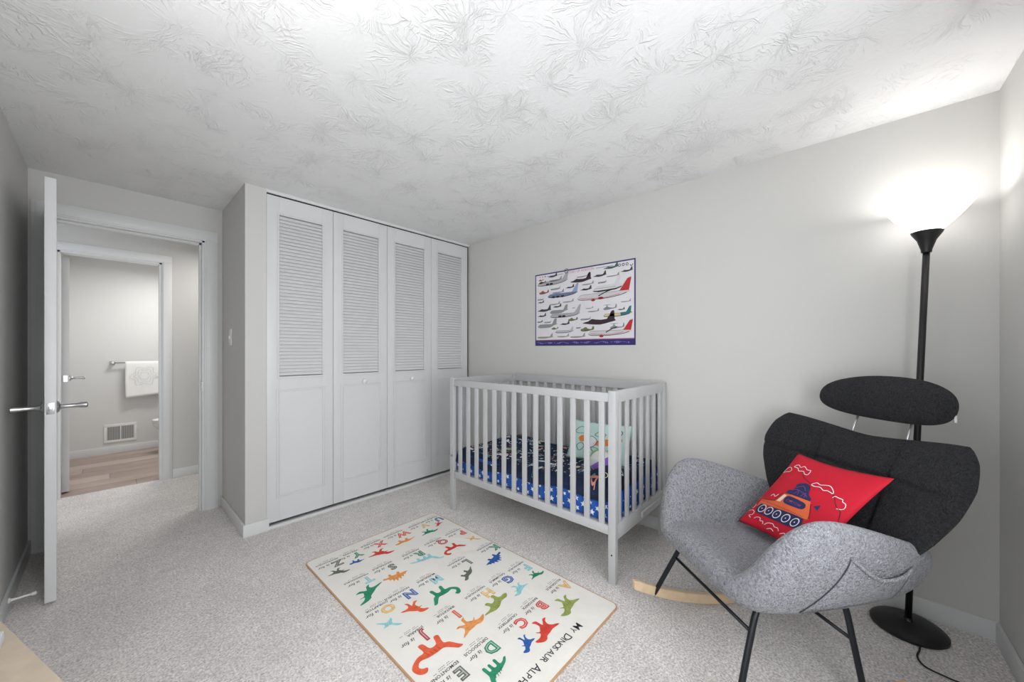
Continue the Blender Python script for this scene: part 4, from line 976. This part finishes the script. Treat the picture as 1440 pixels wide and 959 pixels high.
# red pillow on the chair (chair-local coordinates, then placed)
def red_pillow():
    root = tag(empty('red_pillow', (CHX, CHY, 0), CHA), 'red pillow printed with a bulldozer leaning in the grey rocking chair', 'pillow')
    BLp, TLp, TRp = Vector((-.03, -.20, .44)), Vector((-.25, -.10, .78)), Vector((-.25, .276, .796))
    U = TRp-TLp; V = TLp-BLp
    fr, bk, Nn = cushion(BLp, U, V, .045, .040, 36, 30, 5, .9)
    if Nn.x < 0: fr, bk = bk, fr; Nn = -Nn
    # root at the pillow's own base
    base = Vector((-.05, .0, .44)); root.location = Vector((CHX, CHY, 0))+Matrix.Rotation(CHA, 3, 'Z') @ base
    F0, B0 = fr, bk; fr = lambda u, v: F0(u, v)-base; bk = lambda u, v: B0(u, v)-base
    obj('cover', grid_closed(40, 34, fr, bk), mat('red_cloth', rgb(200, 14, 44), .8, bump=(26, .25, .012), var=(5, .06)), root, smooth=True)
    def fn(x, y_):      # print layout drawn on the flat pillow, settled onto the stuffed one
        u = -.047+1.349*x+.309*y_-.355*x*x+.014*x*y_-.306*y_*y_; v = -.011-.07*x+.985*y_+.075*x*x+.006*x*y_+.045*y_*y_
        return fr(min(max(u, .02), .985), min(max(v, .02), .985))+Nn*.0016
    fn2 = lambda x, y_: fn(x, y_)+Nn*.0008
    fn3 = lambda x, y_: fn(x, y_)+Nn*.0016
    bm = bmesh.new(); OR_, NV_, WH, CR, PU, BK = range(6)
    poly(bm, [(.060, .27), (.044, .368), (.209, .395), (.212, .41), (.24, .512), (.27, .525), (.538, .537), (.563, .51), (.663, .354), (.64, .335), (.601, .340), (.509, .342), (.101, .300), (.07, .258)], fn, OR_, 2)
    poly(bm, [(.225, .402), (.249, .503), (.285, .500), (.272, .410)], fn2, CR, 1)
    poly(bm, spline([(.290, .455), (.30, .495), (.34, .506), (.49, .498), (.535, .475), (.540, .440), (.50, .418), (.33, .412)]), fn2, NV_, 1)
    poly(bm, spline([(.085, .255), (.095, .300), (.14, .312), (.55, .345), (.62, .325), (.64, .26), (.56, .205), (.2, .190), (.11, .205)]), fn2, NV_, 1)
    for (x, y_) in ((.158, .258), (.248, .262), (.350, .265), (.462, .268), (.570, .272)):
        poly(bm, ell(x, y_, .043, .052), fn3, WH); poly(bm, ell(x, y_, .034, .042), lambda a, b_: fn3(a, b_)+Nn*.0005, NV_); poly(bm, ell(x, y_, .006, .008, 8), lambda a, b_: fn3(a, b_)+Nn*.001, WH)
    for i in range(26):
        x = .07+i*.0205; y_ = .338+.012*i/26; poly(bm, [(x, y_), (x+.004, y_), (x+.004, y_+.016), (x, y_+.016)], fn2, BK)
    poly(bm, spline([(.27, .53), (.25, .56), (.30, .60), (.29, .66), (.36, .70), (.43, .68), (.47, .60), (.53, .56), (.50, .535)]), fn, NV_, 1)
    for p in ([(.28, .575), (.34, .60), (.42, .59), (.48, .565)], [(.31, .62), (.37, .66), (.42, .62)], [(.34, .545), (.36, .60), (.38, .545)], [(.42, .545), (.44, .60), (.46, .545)]):
        stroke(bm, p, .007, fn2, PU)
    poly(bm, [(.600, .50), (.625, .52), (.655, .535), (.668, .47), (.635, .485)], fn, NV_)
    stroke(bm, [(.060, .27), (.048, .36), (.205, .397), (.236, .515), (.536, .537)], .006, fn2, BK, False, 3)
    stroke(bm, [(.563, .51), (.655, .362), (.60, .342)], .006, fn2, BK)
    for c, cl in (([(.02, .727), (.03, .78), (.06, .81), (.10, .79), (.09, .76), (.05, .745)], True), ([(.10, .83), (.13, .868), (.17, .85), (.20, .875), (.25, .85), (.29, .853), (.30, .80), (.26, .795), (.23, .82), (.18, .805), (.15, .83)], True),
                  ([(.419, .708), (.45, .746), (.49, .735), (.527, .745), (.583, .755), (.64, .72), (.663, .686), (.60, .70), (.56, .69), (.51, .711), (.46, .70)], True),
                  ([(.69, .648), (.70, .67), (.74, .665), (.784, .661), (.80, .64), (.84, .628), (.86, .59), (.843, .568), (.80, .56)], False),
                  ([(.03, .175), (.06, .20), (.10, .19), (.11, .15), (.08, .13), (.12, .11)], False), ([(.16, .12), (.18, .145), (.22, .15), (.24, .12), (.27, .128), (.29, .10)], False),
                  ([(.31, .10), (.33, .135), (.385, .151), (.42, .13), (.46, .135), (.49, .11)], False), ([(.36, .07), (.40, .095), (.44, .08)], False), ([(.12, .43), (.14, .46), (.17, .44), (.19, .48)], False),
                  ([(.04, .22), (.05, .25), (.035, .28)], False), ([(.52, .09), (.56, .12), (.60, .10)], False)):
        stroke(bm, c, .007, fn, WH, cl, 3)
    stroke(bm, [(.245, .795), (.28, .76), (.349, .731), (.409, .715)], .005, fn, BK); stroke(bm, [(.659, .684), (.71, .65), (.755, .602), (.80, .57), (.843, .552), (.87, .52), (.902, .46)], .005, fn, BK)
    text_bm(bm, 'CUSTOM', .05, lambda a, b_: fn3(.325+a*.85, .438+b_*.8), PU, 'LEFT', .001)
    raw('printed_bulldozer', bm, [mat('pillow_orange', rgb(226, 104, 62), .85), mat('pillow_navy', rgb(38, 44, 88), .85), mat('pillow_white', rgb(232, 228, 232), .85), mat('pillow_cream', rgb(232, 220, 196), .85),
        mat('pillow_purple', rgb(120, 60, 130), .85), mat('pillow_black', rgb(44, 24, 36), .85)], root)
red_pillow()

# ------------------------------------------------------------------ floor lamp
LX, LY = 2.412, -.208
lp_ = tag(empty('floor_lamp', (LX, LY, 0)), 'black torchiere floor lamp with a lit white glass bowl in the corner', 'lamp')
bm = bmesh.new(); lathe(bm, [(.118, 0), (.124, .006), (.124, .014), (.116, .022), (.09, .030), (.05, .036), (.018, .040), (.014, .052)], 56); obj('base', bm, M_black, lp_, auto=True)
top = Vector((0, -.055, 1.690)); ax = (top-Vector((0, 0, .04))).normalized()
bm = bmesh.new(); tube(bm, [(0, 0, .04), tuple(top*.5+Vector((0, 0, .02))), tuple(top)], .0115, 16); obj('pole', bm, M_black, lp_, smooth=True)
mt = Matrix.Translation(top) @ Vector((0, 0, 1)).rotation_difference(Vector((0, -.02, 1)).normalized()).to_matrix().to_4x4()
bm = bmesh.new(); lathe(bm, [(.0165, -.012), (.0175, 0), (.024, .022), (.030, .042), (.047, .070), (.050, .078), (.046, .080), (.02, .079)], 36, mt); obj('socket_cup', bm, M_black, lp_, auto=True)
M_shade = bpy.data.materials.new('frosted_glass'); M_shade.use_nodes = True; nt = M_shade.node_tree
b = nt.nodes['Principled BSDF']; b.inputs['Base Color'].default_value = (.95, .95, .94, 1); b.inputs['Roughness'].default_value = .4
b.inputs['Emission Color'].default_value = (1, .975, .95, 1); b.inputs['Emission Strength'].default_value = 2.6
nz_ = nt.nodes.new('ShaderNodeTexNoise'); nz_.inputs['Scale'].default_value = 6; tcn = nt.nodes.new('ShaderNodeTexCoord'); nt.links.new(tcn.outputs['Object'], nz_.inputs['Vector'])
mr_ = nt.nodes.new('ShaderNodeMapRange'); mr_.inputs[3].default_value = .35; mr_.inputs[4].default_value = .45; nt.links.new(nz_.outputs[0], mr_.inputs[0]); nt.links.new(mr_.outputs[0], b.inputs['Roughness'])
bm = bmesh.new(); lathe(bm, [(.040, .081), (.052, .088), (.080, .118), (.108, .152), (.134, .190), (.1365, .194), (.1335, .196), (.106, .158), (.077, .122), (.049, .094), (.03, .088)], 56, mt); obj('shade', bm, M_shade, lp_, auto=True)
# cord
bm = bmesh.new(); tube(bm, spline([(2.315, -.235, .010), (2.262, -.228, .006), (2.205, -.216, .006), (2.159, -.230, .006), (2.144, -.274, .006), (2.141, -.330, .006), (2.16, -.40, .006), (2.20, -.455, .006)], 5, False), .0032, 8)
cd = obj('lamp_cord', bm, M_black, None, smooth=True); tag(cd, 'thin black lamp cord curving over the carpet from the lamp base', 'cord')

# ------------------------------------------------------------------ wooden bench corner at the lower left
tbn = tag(empty('wooden_bench', (0, 0, 0)), 'pale wooden bench corner at the lower left edge beside the wall', 'bench')
zt_ = .42; c_, s_ = math.cos(math.radians(107.5)), math.sin(math.radians(107.5))
tbn.location = (-.222, 1.90, 0); tbn.rotation_euler = (0, 0, 0)
M_bench = mat('pale_pine', rgb(206, 190, 170), .5, var=(20, .07))
def slant(bm, pts, z0, z1):
    slab(bm, pts, z0, z1)
bm = bmesh.new(); slab(bm, [(-.10, .02), (-.006, .02), (.19, -.60), (-.10, -.60)], zt_-.025, zt_); obj('top', bm, M_bench, tbn)
for (x, y_) in ((-.095, -.02), (-.01-.03, -.02), (-.095, -.59), (.14, -.59)):
    box('leg', (x, y_, 0), (x+.03, y_+.03, zt_-.025), M_bench, tbn, .002)
cl = tag(empty('folded_cloth', (-.222, 1.90, zt_)), 'white and grey patterned folded cloth on the wooden bench', 'cloth')
bm = bmesh.new(); bx(bm, -.095, .020, -.44, -.118, .0, .030, .010); obj('cloth', bm, mat('cloth_white', rgb(224, 226, 230), .9, bump=(40, .4, .01)), cl, auto=True)
bm = bmesh.new()
for i in range(9): stroke(bm, [(-.085+.006*math.sin(i), -.425+i*.036), (-.04, -.415+i*.036), (.012, -.425+i*.036)], .006, lambda x, y_: Vector((x, y_, .0308)))
raw('printed_stripes', bm, mat('cloth_grey', rgb(120, 126, 136), .9), cl)
